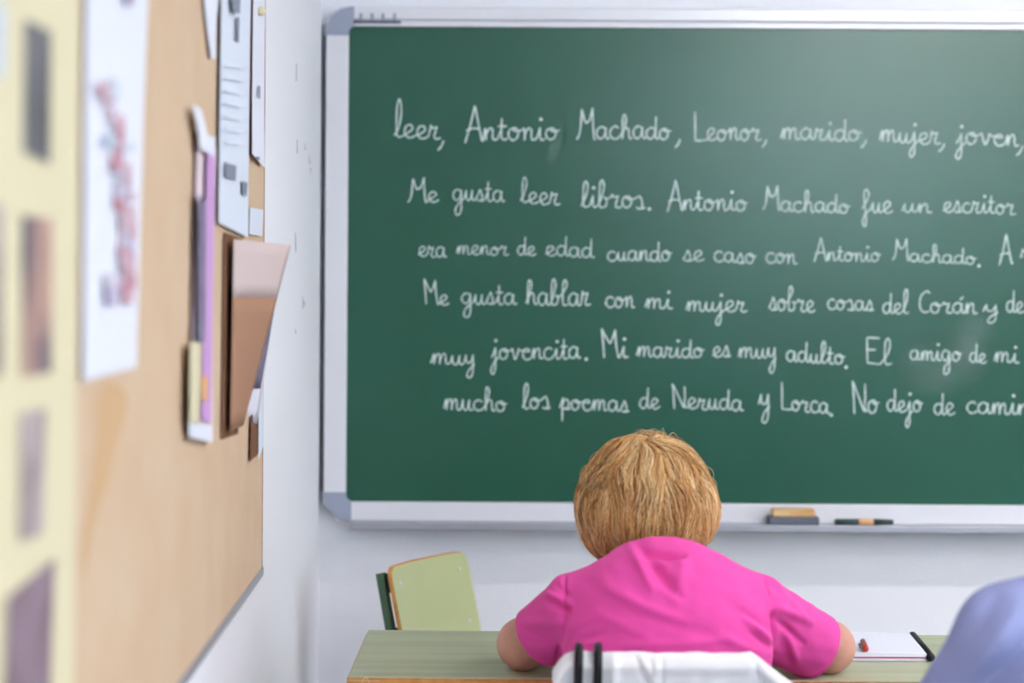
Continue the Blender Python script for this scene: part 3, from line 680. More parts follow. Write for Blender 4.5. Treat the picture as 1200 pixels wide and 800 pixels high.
bm = bmesh.new(); sd = Vector((-.0085, 0, .001)); tube(bm, [pa+pd*.05+sd*.6, pa+pd*.05+sd, pa+pd*.012+sd], .0013, 6); link_bm('clip', bm, M['greypen'], cp, True)

# ------------------------------------------------------------------ implicit surfaces for bodies and clothes
class Field:
    def __init__(s, lo, hi, h):
        s.lo = np.array(lo, float); s.h = h; n = np.ceil((np.array(hi)-s.lo)/h).astype(int)+1; s.n = n
        s.v = np.full(n, .5, np.float32); s.ax = [s.lo[i]+h*np.arange(n[i]) for i in range(3)]
    def _sub(s, bl, bh):
        sl = []; ax = []
        for i in range(3):
            a = int(max(0, math.floor((bl[i]-s.lo[i])/s.h))); b = int(min(s.n[i], math.ceil((bh[i]-s.lo[i])/s.h)+1))
            if b <= a: return None, None
            sl.append(slice(a, b)); ax.append(s.ax[i][a:b])
        return tuple(sl), np.meshgrid(*ax, indexing='ij', sparse=True)
    def _comb(s, sl, d, k):
        a = s.v[sl]; h = np.clip(k-np.abs(a-d), 0, None)/k; s.v[sl] = np.minimum(a, d)-h*h*k*.25
    def cap(s, p0, p1, r0, r1, k=.02, e=0):
        p0, p1 = np.array(p0, float), np.array(p1, float); r0 += e; r1 += e; m = max(r0, r1)+k+3*s.h
        sl, g = s._sub(np.minimum(p0, p1)-m, np.maximum(p0, p1)+m)
        if sl is None: return
        ab = p1-p0; L2 = max(ab@ab, 1e-12)
        q = [g[i]-p0[i] for i in range(3)]
        t = np.clip((q[0]*ab[0]+q[1]*ab[1]+q[2]*ab[2])/L2, 0, 1)
        d = np.sqrt((q[0]-t*ab[0])**2+(q[1]-t*ab[1])**2+(q[2]-t*ab[2])**2)-(r0+(r1-r0)*t)
        s._comb(sl, d, k)
    def ell(s, c, r, k=.02, e=0, R=None, sub=False):
        c = np.array(c, float); r = np.array(r, float)+e; m = r.max()+k+3*s.h
        sl, g = s._sub(c-m, c+m)
        if sl is None: return
        q = [g[i]-c[i] for i in range(3)]
        if R is not None: q = [R[i][0]*q[0]+R[i][1]*q[1]+R[i][2]*q[2] for i in range(3)]
        k0 = np.sqrt((q[0]/r[0])**2+(q[1]/r[1])**2+(q[2]/r[2])**2); k1 = np.sqrt((q[0]/r[0]**2)**2+(q[1]/r[1]**2)**2+(q[2]/r[2]**2)**2)
        d = k0*(k0-1)/np.maximum(k1, 1e-9)
        if sub:
            a = s.v[sl]; h = np.clip(k-np.abs(a+d), 0, None)/k; s.v[sl] = np.maximum(a, -d)+h*h*k*.25
        else: s._comb(sl, d, k)
    def mesh(s, smooth=2):
        v = s.v; n = s.n; ins = v < 0
        c = np.zeros(n-1, np.uint8)
        for i in (0, 1):
            for j in (0, 1):
                for k in (0, 1): c += ins[i:n[0]-1+i, j:n[1]-1+j, k:n[2]-1+k]
        cells = np.argwhere((c > 0) & (c < 8)); idx = np.full(n-1, -1, np.int64); idx[tuple(cells.T)] = np.arange(len(cells))
        acc = np.zeros((len(cells), 3)); cnt = np.zeros(len(cells))
        off = [(i, j, k) for i in (0, 1) for j in (0, 1) for k in (0, 1)]
        vals = {o: v[cells[:, 0]+o[0], cells[:, 1]+o[1], cells[:, 2]+o[2]].astype(float) for o in off}
        for o in off:
            for a in range(3):
                if o[a] == 0:
                    p = list(o); p[a] = 1; p = tuple(p); va, vb = vals[o], vals[p]; m = (va < 0) != (vb < 0)
                    t = np.where(m, va/np.where(m, va-vb, 1), 0); pt = np.array(o, float)+np.zeros((len(cells), 3)); pt[:, a] += t
                    acc[m] += pt[m]; cnt[m] += 1
        P = s.lo+s.h*(cells+acc/cnt[:, None])
        quads = []
        for a in range(3):
            b, d = (a+1) % 3, (a+2) % 3
            s0 = [slice(None)]*3; s1 = [slice(None)]*3; s0[a] = slice(0, n[a]-1); s1[a] = slice(1, n[a])
            A, B = ins[tuple(s0)], ins[tuple(s1)]; e = np.argwhere(A != B)
            ok = (e[:, b] > 0) & (e[:, d] > 0) & (e[:, b] < n[b]-1) & (e[:, d] < n[d]-1); e = e[ok]
            flip = A[tuple(e.T)]
            def I(db, dd):
                q = e.copy(); q[:, b] += db; q[:, d] += dd; return idx[tuple(q.T)]
            Q = np.stack([I(-1, -1), I(0, -1), I(0, 0), I(-1, 0)], 1); Q[~flip] = Q[~flip][:, ::-1]; quads.append(Q)
        Q = np.concatenate(quads)
        E = np.concatenate([Q[:, [0, 1]], Q[:, [1, 2]], Q[:, [2, 3]], Q[:, [3, 0]]]); deg = np.bincount(E.ravel(), minlength=len(P)).astype(float)
        for it in range(smooth):
            for lam in (.5, -.52):
                S = np.zeros_like(P)
                for ax_ in range(3):
                    S[:, ax_] = np.bincount(E[:, 0], P[E[:, 1], ax_], len(P))+np.bincount(E[:, 1], P[E[:, 0], ax_], len(P))
                P = P+lam*(S/deg[:, None]-P)
        return P, Q
def np_obj(name, P, Q, m, parent, smooth=True):
    me = bpy.data.meshes.new(name); me.from_pydata([tuple(p) for p in P], [], [tuple(int(i) for i in q) for q in Q]); me.update()
    if smooth: me.polygons.foreach_set('use_smooth', [True]*len(me.polygons))
    me.materials.append(m); o = bpy.data.objects.new(name, me); COL.objects.link(o)
    if parent is not None:
        o.parent = parent; o.matrix_parent_inverse = Matrix.Translation(parent.location).inverted()
    return o
def vnormals(P, Q):
    N = np.zeros_like(P); a = P[Q[:, 2]]-P[Q[:, 0]]; b = P[Q[:, 3]]-P[Q[:, 1]]; n = np.cross(a, b)
    for k in range(4):
        for c in range(3): N[:, c] += np.bincount(Q[:, k], n[:, c], len(P))
    return N/np.maximum(np.linalg.norm(N, axis=1), 1e-12)[:, None]
def V3(*a): return np.array(a, float)
def unit(v): v = np.array(v, float); return v/np.linalg.norm(v)

def hand(S, wrist, d, up, side, curl=.5, k=.004):
    # palm, four unequal bent fingers, thumb leaving the side of the palm; side = +1 when the thumb lies towards d x up
    d = unit(d); up = unit(up-np.dot(up, d)*d); sd = np.cross(d, up)*side
    wrist = np.array(wrist, float)
    for o in (-.026, -.009, .009, .026):
        S.cap(wrist+d*.012+sd*o*.6, wrist+d*.078+sd*o*1.05, .0135, .0105, .012)
    for o, ln in ((.028, .072), (.0095, .082), (-.0095, .076), (-.0285, .060)):
        p = wrist+d*.080+sd*o*1.05; a = .25+curl*.3; dirv = d*math.cos(a)-up*math.sin(a)+sd*o*2.2; dirv = unit(dirv)
        for f_, r0, r1 in ((.45, .0088, .0082), (.32, .0082, .0076), (.23, .0076, .0064)):
            q = p+dirv*ln*f_; S.cap(p, q, r0, r1, k); p = q
            a += curl*.55; dirv = unit(d*math.cos(a)-up*math.sin(a)+sd*o*2.0)
    p = wrist+d*.022+sd*.026; dv = unit(d*.62+sd*.68-up*.3)
    S.cap(wrist+d*.01+sd*.012, p, .014, .0125, .01)
    q = p+dv*.036; S.cap(p, q, .012, .0098, .006); dv = unit(d*.92+sd*.25-up*.3); S.cap(q, q+dv*.028, .0094, .0078, .005)

def head(S, H, f, u, sc=1.0):
    f = unit(f); u = unit(u-np.dot(u, f)*f); r = np.cross(f, u)
    R = [r, f, u]; H = np.array(H, float)
    def p(a, b, c): return H+(r*a+f*b+u*c)*sc
    S.ell(p(0, -.012, .018), V3(.074, .094, .086)*sc, .01, R=R)
    S.ell(p(0, .030, -.030), V3(.062, .062, .075)*sc, .03, R=R)
    S.ell(p(0, .055, -.082), V3(.036, .034, .026)*sc, .03, R=R)
    S.cap(p(-.045, .01, -.065), p(0, .06, -.088), .026*sc, .022*sc, .02); S.cap(p(.045, .01, -.065), p(0, .06, -.088), .026*sc, .022*sc, .02)
    S.cap(p(-.034, .074, .016), p(.034, .074, .016), .013*sc, .013*sc, .014)           # brow
    for sx in (-1, 1):
        S.ell(p(sx*.031, .092, .000), V3(.016, .012, .010)*sc, .008, R=R, sub=True)     # eye sockets
        S.ell(p(sx*.040, .068, -.030), V3(.024, .018, .02)*sc, .02, R=R)                # cheeks
        S.ell(p(sx*.076, -.008, -.010), V3(.008, .019, .032)*sc, .006, R=R)             # ears
        S.ell(p(sx*.081, .000, -.008), V3(.006, .009, .016)*sc, .003, R=R, sub=True)
        S.ell(p(sx*.011, .096, -.040), V3(.009, .010, .008)*sc, .006, R=R)              # nostril wings
    S.cap(p(0, .088, .004), p(0, .110, -.036), .008*sc, .012*sc, .012)                  # nose
    S.ell(p(0, .088, -.061), V3(.023, .010, .006)*sc, .005, R=R); S.ell(p(0, .086, -.071), V3(.020, .010, .007)*sc, .005, R=R)
    return p, R
def face_parts(p, R, par, sc=1.0):
    for sx in (-1, 1):
        c = p(sx*.031, .0715, .000); bm = bmesh.new(); bmesh.ops.create_uvsphere(bm, u_segments=16, v_segments=12, radius=.0125*sc, matrix=Matrix.Translation(c)); e = link_bm('eye', bm, M['eye'], par, True)
        c2 = p(sx*.031, .0790, -.002); bm = bmesh.new(); bmesh.ops.create_uvsphere(bm, u_segments=12, v_segments=8, radius=.0062*sc, matrix=Matrix.Translation(c2)); link_bm('iris', bm, M['iris'], e, True)
    bm = bmesh.new(); q = [p(a, .0935-6*a*a, -.0655+.4*abs(a)*a*0) for a in np.linspace(-.021, .021, 9)]
    tube(bm, [Vector(x) for x in q], 0, 8, radii=[.001, .003, .0045, .005, .005, .005, .0045, .003, .001]); link_bm('lips', bm, M['lip'], par, True)

def fold_disp(P, N, folds, Y, back_only=True):
    D = np.zeros(len(P)); msk = np.clip(-N[:, 1]*1.4, 0, 1) if back_only else 1.0
    for (x0, y0, x1, y1, wpx, amp) in folds:
        a, b = at(x0, y0, Y), at(x1, y1, Y); a2, b2 = np.array((a.x, a.z)), np.array((b.x, b.z)); wv = wpx*Y/F
        q = np.stack([P[:, 0], P[:, 2]], 1); ab = b2-a2; t = np.clip(((q-a2)@ab)/max(ab@ab, 1e-9), 0, 1)
        dist = np.linalg.norm(q-(a2+t[:, None]*ab), axis=1); taper = .35+.65*np.sin(PI*np.clip(t*.9+.05, 0, 1))
        D += amp*taper*np.exp(-(dist/wv)**2)
    return P+N*(D*msk)[:, None]
def clip_mesh(o, cuts):
    bm = bmesh.new(); bm.from_mesh(o.data)
    for co, no, pred in cuts:
        fs = [f for f in bm.faces if all(pred(v.co) for v in f.verts)]
        geom = list({e for f in fs for e in f.edges})+fs+list({v for f in fs for v in f.verts})
        bmesh.ops.bisect_plane(bm, geom=geom, plane_co=co, plane_no=no, clear_outer=True)
    # keep the largest island
    bm.verts.ensure_lookup_table(); seen = set(); best = []
    for v in bm.verts:
        if v in seen: continue
        st = [v]; isl = []; seen.add(v)
        while st:
            x = st.pop(); isl.append(x)
            for e in x.link_edges:
                y = e.other_vert(x)
                if y not in seen: seen.add(y); st.append(y)
        if len(isl) > len(best): best = isl
    bs = set(best); bmesh.ops.delete(bm, geom=[v for v in bm.verts if v not in bs], context='VERTS')
    bm.to_mesh(o.data); bm.free()
    o.data.polygons.foreach_set('use_smooth', [True]*len(o.data.polygons))

# ------------------------------------------------------------------ hair strands combed over an implicit shell
def build_hair(parent, shell, crown, roots, face_ok, tone_fn, stop_z, nstr, mname, seedv=3, lift=1.0, length=(.07, .15), grav=.55, rad=.00052):
    R = np.random.default_rng(seedv)
    def grad(p):
        e = .002; gx = np.stack([shell(p+np.eye(3)[i]*e)-shell(p-np.eye(3)[i]*e) for i in range(3)], 1); return gx/np.maximum(np.linalg.norm(gx, axis=1), 1e-9)[:, None]
    p = roots(R, nstr*2)
    for _ in range(6): p = p-grad(p)*shell(p)[:, None]
    p = p[face_ok(p)][:nstr]; n = len(p)
    def cn(q, s, ph):  # smooth clump noise -1..1
        return (np.sin(q[:, 0]*s+ph)+np.sin(q[:, 1]*s*1.3+ph*2+q[:, 2]*s*.7)+np.sin(q[:, 2]*s*1.1-q[:, 0]*s*.8+ph*3))/3
    ln = R.uniform(length[0], length[1], n); steps = 12
    lf = (.001+.004*R.random(n)+.0075*(.5+.5*cn(p, 130, 1.0)))*lift
    tone = tone_fn(p, R, cn)
    path = []; q = p.copy(); root = p.copy(); wav = R.uniform(-1, 1, n)*.5+cn(p, 120, 4)*.9; phs = cn(p, 60, 2)*3+R.uniform(-.5, .5, n)
    alive = np.ones(n)
    for k in range(steps):
        t = k/(steps-1); nn = grad(q)
        off = (-.003+.006*np.exp(-(np.linalg.norm(root-crown, axis=1)/.035)**2)+lf*np.sin(PI*min(1, t*.75+.08))*1.15+ .0016*np.sin(t*5+phs))
        path.append(q+nn*off[:, None])
        d = q-crown; d = d/np.maximum(np.linalg.norm(d, axis=1), .02)[:, None]+np.array((0, .05, -grav))
        d = d+np.cross(nn, d)*(.7*np.exp(-(np.linalg.norm(q-crown, axis=1)/.05)**2))[:, None]
        d = d-nn*(d*nn).sum(1)[:, None]; d /= np.maximum(np.linalg.norm(d, axis=1), 1e-6)[:, None]
        sdv = np.cross(nn, d); d = d+sdv*(.42*wav*np.sin(t*4.2+phs)+.34*cn(q, 150, 7)+.34*cn(q, 70, 5)+.5*np.clip((q[:, 2]-1.07)/.05, 0, 1)*cn(q, 45, 2))[:, None]
        d /= np.linalg.norm(d, axis=1)[:, None]
        alive = np.where(q[:, 2]+nn[:, 2]*0 < stop_z(q), 0, alive)
        q = q+d*(ln/(steps-1)*alive)[:, None]
        q = q-grad(q)*(shell(q))[:, None]
    path = np.stack(path, 1)                                  # n, steps, 3
    T = np.gradient(path, axis=1); T /= np.maximum(np.linalg.norm(T, axis=2), 1e-9)[:, :, None]
    ref = np.cross(T, np.array((.31, .2, .93))); ref /= np.maximum(np.linalg.norm(ref, axis=2), 1e-9)[:, :, None]; bi = np.cross(T, ref)
    rr = rad*R.uniform(.7, 1.5, n)[:, None]*np.array([1-.75*(k/(steps-1))**3 for k in range(steps)])[None]
    ring = [path+(ref*math.cos(a)+bi*math.sin(a))*rr[:, :, None] for a in (0, 2*PI/3, 4*PI/3)]
    Vv = np.stack(ring, 2).reshape(-1, 3)                     # n, steps, 3, 3
    base = (np.arange(n)*steps*3)[:, None, None]+(np.arange(steps-1)*3)[None, :, None]
    quads = []
    for k in range(3):
        a = base+k; b = base+(k+1) % 3; quads.append(np.concatenate([a, b, b+3, a+3], 2).reshape(-1, 4))
    Qq = np.concatenate(quads)
    me = bpy.data.meshes.new('hair'); me.vertices.add(len(Vv)); me.vertices.foreach_set('co', Vv.ravel())
    me.loops.add(Qq.size); me.loops.foreach_set('vertex_index', Qq.ravel().astype(np.int32)); me.polygons.add(len(Qq))
    me.polygons.foreach_set('loop_start', (np.arange(len(Qq))*4).astype(np.int32)); me.polygons.foreach_set('use_smooth', np.ones(len(Qq), bool))
    me.update(); at_ = me.attributes.new('tone', 'FLOAT', 'POINT')
    tv = np.repeat(np.clip(tone, 0, 1), steps*3).astype(np.float32); at_.data.foreach_set('value', tv)
    me.materials.append(M[mname]); o = bpy.data.objects.new('hair_strands', me); COL.objects.link(o)
    return o
def sell(p, c, r): q = (p-np.array(c))/np.array(r); k0 = np.linalg.norm(q, axis=1); k1 = np.linalg.norm(q/np.array(r), axis=1); return k0*(k0-1)/np.maximum(k1, 1e-9)
def smin(a, b, k): h = np.clip(k-np.abs(a-b), 0, None)/k; return np.minimum(a, b)-h*h*k*.25

# ------------------------------------------------------------------ the woman in pink
wo = empty('person', (.285, 3.56, 0)); tag(wo, 'woman with blonde bob in a pink t-shirt, seen from behind, leaning over the desk', 'person')
elL, elR = V3(.068, 3.800, .784), V3(.570, 3.795, .783)
shL, shR = V3(.142, 3.655, .872), V3(.438, 3.655, .872)
wrL, wrR = V3(.185, 3.985, .772), V3(.445, 4.005, .772)
Hc = V3(.267, 3.778, 1.003); hf = V3(0, .77, -.64); hu = V3(0, .64, .77)
def woman_body(S, e=0, trousers=False):
    if not trousers:
        S.ell((.285, 3.59, .69), (.132, .088, .15), .03, e); S.ell((.287, 3.635, .82), (.132, .080, .13), .04, e)
        S.cap((.282, 3.69, .89), (.272, 3.765, .985), .050, .047, .03, e)
        S.cap((.235, 3.68, .885), shL+V3(.01, .012, -.006), .036, .034, .03, e); S.cap((.335, 3.68, .885), shR+V3(-.01, .012, -.006), .036, .034, .03, e)
    S.ell((.285, 3.565, .56), (.150, .108, .11), .03, e)
    for kx, hx, fx in ((.19, .205, .18), (.385, .365, .39)):
        S.cap((hx, 3.58, .548), (kx, 3.98, .53), .082, .060, .03, e); S.cap((kx, 3.98, .525), (fx, 3.95, .09), .056, .036, .015, e)
S = Field((-.02, 3.38, -.01), (.66, 4.25, 1.17), .0045)
woman_body(S)
for sh, el, wr, sd in ((shL, elL, wrL, 1), (shR, elR, wrR, -1)):
    S.cap(sh+V3(sd*.006, .012, -.006), el, .031, .037, .02); S.cap(el, el+V3(0, .01, -.002), .041, .040, .01); S.cap(el, wr, .041, .025, .012)
    d = unit(wr-el); d = unit(d+V3(sd*.15, .1, 0)); hand(S, wr+d*.01, d, V3(0, 0, 1), sd, .45)
for fx in (.18, .39): S.cap((fx, 3.95, .075), (fx, 4.09, .04), .036, .030, .02)
pw, RW = head(S, Hc, hf, hu, .97)
P, Q = S.mesh(2); wbody = np_obj('body', P, Q, M['skin'], wo); face_parts(pw, RW, wo, .97)
# trousers and shoes
S = Field((.02, 3.4, .05), (.56, 4.1, .72), .007); woman_body(S, .012, True); P, Q = S.mesh(2)
tr = np_obj('trousers', P, Q, M['trousers'], wo); clip_mesh(tr, [((0, 0, .10), (0, 0, -1), lambda c: c.z < .3)])
for fx in (.18, .39):
    S = Field((fx-.08, 3.86, -.01), (fx+.08, 4.2, .15), .005); S.cap((fx, 3.945, .055), (fx, 4.09, .042), .045, .040, .02); S.ell((fx, 4.02, .02), (.045, .13, .022), .02)
    S.v = np.maximum(S.v, -(S.ax[2][None, None, :]-.001)); P, Q = S.mesh(1); np_obj('shoe', P, Q, M['shoe'], wo)
# t-shirt
S = Field((-.05, 3.40, .44), (.70, 3.92, 1.03), .0028)
S.ell((.288, 3.575, .60), (.172, .120, .20), .03); S.ell((.291, 3.62, .81), (.166, .112, .165), .05)
S.cap((.282, 3.645, .905), (.277, 3.70, .965), .066, .064, .035)
S.cap((.235, 3.645, .900), shL+V3(.006, 0, .0), .053, .050, .03); S.cap((.340, 3.645, .900), shR+V3(-.006, 0, .0), .053, .050, .03)
aL, aR = elL-shL, elR-shR
S.cap(shL, shL+aL*1.12, .046, .043, .010); S.cap(shR, shR+aR*1.12, .047, .044, .010)
# slack cloth hanging under the sleeves
S.cap(shR+V3(-.02, .0, -.03), shR+aR*.95+V3(-.014, -.006, -.012), .042, .046, .03)
S.cap(shL+V3(.02, .0, -.02), shL+aL*.80+V3(.012, 0, -.010), .042, .042, .03)
P, Q = S.mesh(2); N = vnormals(P, Q)
folds = [(754, 647, 800, 650, 4.6, -.010), (750, 657, 802, 660, 4, .0015), (750, 642, 792, 692, 7, -.005), (738, 640, 762, 685, 6, .003), (800, 650, 790, 695, 10, .003), (700, 672, 740, 700, 14, .002), (715, 690, 800, 722, 7, .002), (735, 712, 830, 735, 8, -.0018),
         (700, 715, 765, 742, 8, .0016), (690, 750, 850, 742, 6, .0016), (790, 725, 770, 757, 10, -.0016), (840, 690, 880, 730, 10, -.0015), (905, 752, 872, 722, 5, .004), (908, 762, 878, 738, 4, -.003), (900, 737, 868, 712, 5, -.002), (880, 757, 840, 738, 7, .0018),
         (668, 735, 700, 715, 7, .002), (666, 752, 705, 738, 6, -.002), (672, 770, 720, 757, 6, .002),
         (899, 668, 904, 700, 2.2, -.0025), (665, 668, 660, 720, 2.0, -.0016), (902, 685, 948, 712, 6, -.003), (905, 672, 950, 730, 5, .002), (915, 715, 960, 740, 6, .003), (912, 728, 950, 765, 5, -.003), (925, 745, 945, 790, 6, .002), (908, 722, 912, 775, 3.5, -.007),
         (640, 700, 668, 708, 4, .004), (636, 709, 668, 716, 4, -.004), (650, 688, 667, 700, 4, -.002), (664, 672, 662, 700, 3, -.002), (662, 705, 657, 785, 3.5, -.004), (612, 742, 655, 735, 7, .002), (620, 752, 650, 760, 6, -.002)]
folds = [(a, b, c, d, w_*.85, h*(2.9 if a > 899 and c > 920 else 2.2)) for a, b, c, d, w_, h in folds]
P = fold_disp(P, N, folds, 3.58)
# fine irregular cloth relief
P = P+N*(.0007*np.sin(P[:, 0]*130+P[:, 2]*90+2*np.sin(P[:, 2]*40))*np.sin(P[:, 2]*70-P[:, 0]*50))[:, None]
dL, dR = unit(aL), unit(aR)
hemL, hemR = shL+aL*.72, shR+aR*.86
for hm, dv, sgn in ((hemL, dL, -1), (hemR, dR, 1)):        # stitched hem: a shallow groove 13 mm above the edge
    s_ = (P-hm)@dv; far = (P[:, 0] < .13) if sgn < 0 else (P[:, 0] > .46)
    N2 = N; P = P-N2*(np.where(far, .0014*np.exp(-((s_+.014)/.003)**2), 0))[:, None]
ts = np_obj('t_shirt', P, Q, M['shirt'], wo)
nkc, nkn = V3(.279, 3.692, .930), unit((0, .60, .80))
clip_mesh(ts, [(Vector(hemL), Vector(unit(dL+V3(-.35, -.1, -.15))), lambda c: c.x < .135 and c.z < .87), (Vector(hemR), Vector(unit(dR+V3(.25, -.1, -.05))), lambda c: c.x > .45 and c.z < .87),
               (Vector(nkc), Vector(nkn), lambda c: c.z > .885 and abs(c.x-.279) < .085), (Vector((0, 0, .47)), Vector((0, 0, -1)), lambda c: c.z < .6)])
md = ts.modifiers.new('thickness', 'SOLIDIFY'); md.thickness = .0022; md.offset = -1
# ribbed collar standing a little off the neck
ux = V3(1, 0, 0); uy = np.cross(nkn, ux)
bm = bmesh.new(); rings = []; NS = 72
for i in range(NS):
    a = 2*PI*i/NS; bk = max(0, -math.sin(a))
    rad_ = .0640; c = nkc+ux*math.cos(a)*rad_*1.0+uy*math.sin(a)*rad_*.98+nkn*(-.004+.004*bk*bk+.0015*math.sin(5*a))
    outv = ux*math.cos(a)+uy*math.sin(a)
    pr = [(.004, -.009), (.0075, -.006), (.0078, .002), (.0055, .011), (.003, .013), (.0005, .011), (.0, .002), (-.0004, -.009)]
    rings.append([bm.verts.new(Vector(c+outv*(x-.10*h)+nkn*h)) for x, h in pr])
for i in range(NS):
    A, B = rings[i], rings[(i+1) % NS]
    for k in range(len(A)): bm.faces.new((A[k], A[(k+1) % len(A)], B[(k+1) % len(A)], B[k]))
col = link_bm('collar', bm, M['shirt_rib'], ts, True)
# hair: a full bob
HC = V3(.2665, 3.782, 1.018)
def wshell(p):
    a = sell(p, HC+V3(0, 0, .004), (.097, .108, .103)); b = sell(p, HC+V3(.003, -.002, -.010), (.101, .098, .072)); c = sell(p, HC+V3(-.030, .005, -.045), (.056, .062, .042)); d = sell(p, HC+V3(.036, 0, -.022), (.063, .07, .05))
    return smin(smin(a, b, .03), smin(c, d, .03), .025)
S = Field((.11, 3.62, .90), (.43, 3.93, 1.15), .005)
gx = np.meshgrid(*S.ax, indexing='ij'); pts = np.stack([q.ravel() for q in gx], 1)
shv = wshell(pts)+.004
fd = unit(hf); fcut = (pts-HC)@fd
S.v = np.maximum(shv, np.where((np.abs(pts[:, 0]-HC[0]) < .066) & (pts[:, 2] < HC[2]+.05), fcut-.052, fcut-.098)).reshape(S.n).astype(np.float32)
S.v = np.maximum(S.v, .950-gx[2])
P, Q = S.mesh(2); hb = np_obj('hair', P, Q, M['hair_base'], wo)
crown = V3(.276, 3.772, 1.135)
def roots(R, n):
    v = R.normal(size=(n, 3)); v /= np.linalg.norm(v, axis=1)[:, None]; v[:, 1] = np.where(R.random(n) < .55, -np.abs(v[:, 1]), v[:, 1])
    return HC+v*.105
def face_ok(p): return ~(((p-HC)@fd > .045) & (np.abs(p[:, 0]-HC[0]) < .07) & (p[:, 2] < HC[2]+.045)) & (p[:, 2] > .955)
def shaded_tones(p, R, cn):  # self-shadow painted into the lower centre, top and sides lightened
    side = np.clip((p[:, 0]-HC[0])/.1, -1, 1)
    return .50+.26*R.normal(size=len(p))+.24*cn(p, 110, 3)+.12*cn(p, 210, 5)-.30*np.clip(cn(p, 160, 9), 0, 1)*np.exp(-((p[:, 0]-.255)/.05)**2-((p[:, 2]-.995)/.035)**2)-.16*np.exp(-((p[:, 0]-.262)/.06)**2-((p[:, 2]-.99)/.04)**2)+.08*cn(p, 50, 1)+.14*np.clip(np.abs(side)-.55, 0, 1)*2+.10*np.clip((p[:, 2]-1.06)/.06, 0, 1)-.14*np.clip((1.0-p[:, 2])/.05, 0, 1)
def stopz(q): return .948+.022*np.clip((q[:, 0]-.30)/.05, 0, 1)-.012*np.clip((.225-q[:, 0])/.04, 0, 1)
hs = build_hair(wo, wshell, crown, roots, face_ok, shaded_tones, stopz, 9000, 'hair', 3, 1.35)
hs.parent = hb
hs2 = build_hair(wo, wshell, crown, roots, face_ok, lambda p, R, cn: .85+.1*R.normal(size=len(p)), stopz, 260, 'hair', 11, 2.0, (.03, .09), .35, .00035)
hs2.name = 'stray_hairs'; hs2.parent = hb

# ------------------------------------------------------------------ white jacket on the back of her chair, and a bag
def backy(z): return 3.625-.185-(z-.45)*math.tan(math.radians(13))
JL, JR, JT = .104, .436, .846
def jk(u, v):
    x = JL+(JR-JL)*u
    drop = .0
    if u < .10: drop += .030*(1-u/.10)**2.2
    if u > .86: drop += .050*((u-.86)/.14)**1.3
    top = JT-drop+.0007*math.sin(u*23)+.0005*math.sin(u*51+1)
    hw = .019
    # v: 0 front hem .. .28 top front .. .40 top rear .. 1 rear hem
    yc = backy(top)+.55*(x-.268)**2*.6
    if v < .26:
        t = v/.26; z = .70+(top-hw-.70)*t; y = backy(z)+.55*(x-.268)**2*.6+hw+.006
    elif v < .46:
        a = PI*(v-.26)/.20; z = top-hw+hw*math.sin(a); y = yc+hw*math.cos(a)+.006*math.cos(a)
    else:
        t = (v-.46)/.54; z = top-hw+(.44-(top-hw))*t; y = backy(max(z, .55))+.55*(x-.268)**2*.6-hw-.006-.01*t
    if v > .30:
        dep = min(1, (v-.30)/.2)
        pxx = 568+x*F/3.34; pyy = 305+(CAMZ-z)*F/3.34
        def gs(xc, wd): return math.exp(-((pxx-xc)/wd)**2)
        y -= 1.6*dep*(.006*gs(772, 4)-.004*gs(777, 4)+.005*gs(752+(pyy-764)*.5, 4)-.004*gs(746+(pyy-764)*.5, 5)+.005*gs(722, 5)+.003*gs(660, 6)-.008*gs(886+(pyy-770)*.1, 5)+.009*gs(899+(pyy-770)*.4, 8)+.003*gs(840, 14)+.002*gs(812, 10))
        x += .035*max(0, u-.8)/.2*min(1, max(0, (JT-z))/.08)*(1 if u > .8 else 0)
    return Vector((x, y, z))
jo = grid_mesh('jacket', jk, 110, 90, M['jacket'], None, .004, 0)
tag(jo, 'white jacket draped over the back of the chair of the woman in pink', 'jacket')
bag = empty('handbag', (.155, 3.27, .20)); tag(bag, 'black bag hanging by a thick rounded strap over the white jacket', 'bag')
def strap(x):
    yt = backy(JT)
    return [(x-.012, yt+.02, .56), (x-.004, backy(.7)-.045, .70), (x, backy(.80)-.037, .80), (x+.001, yt-.026, JT-.004), (x+.002, yt-.006, JT+.0085), (x+.003, yt+.020, JT+.005), (x+.004, yt+.036, JT-.02), (x+.005, backy(.78)+.036, .78)]
bm = bmesh.new()
p1 = strap(.138); p2 = strap(.166); p1[0] = (.10, 3.30, .50); p2[0] = (.205, 3.30, .50)
tube(bm, catmull(p1+[(.156, backy(.76)+.034, .762)]+p2[::-1], 8), .0066, 14); link_bm('strap', bm, M['black'], bag, True)
bm = bmesh.new(); box(bm, (.03, 3.235, .20), (.28, 3.325, .50), .028, 4); link_bm('bag_body', bm, M['black'], bag, True)

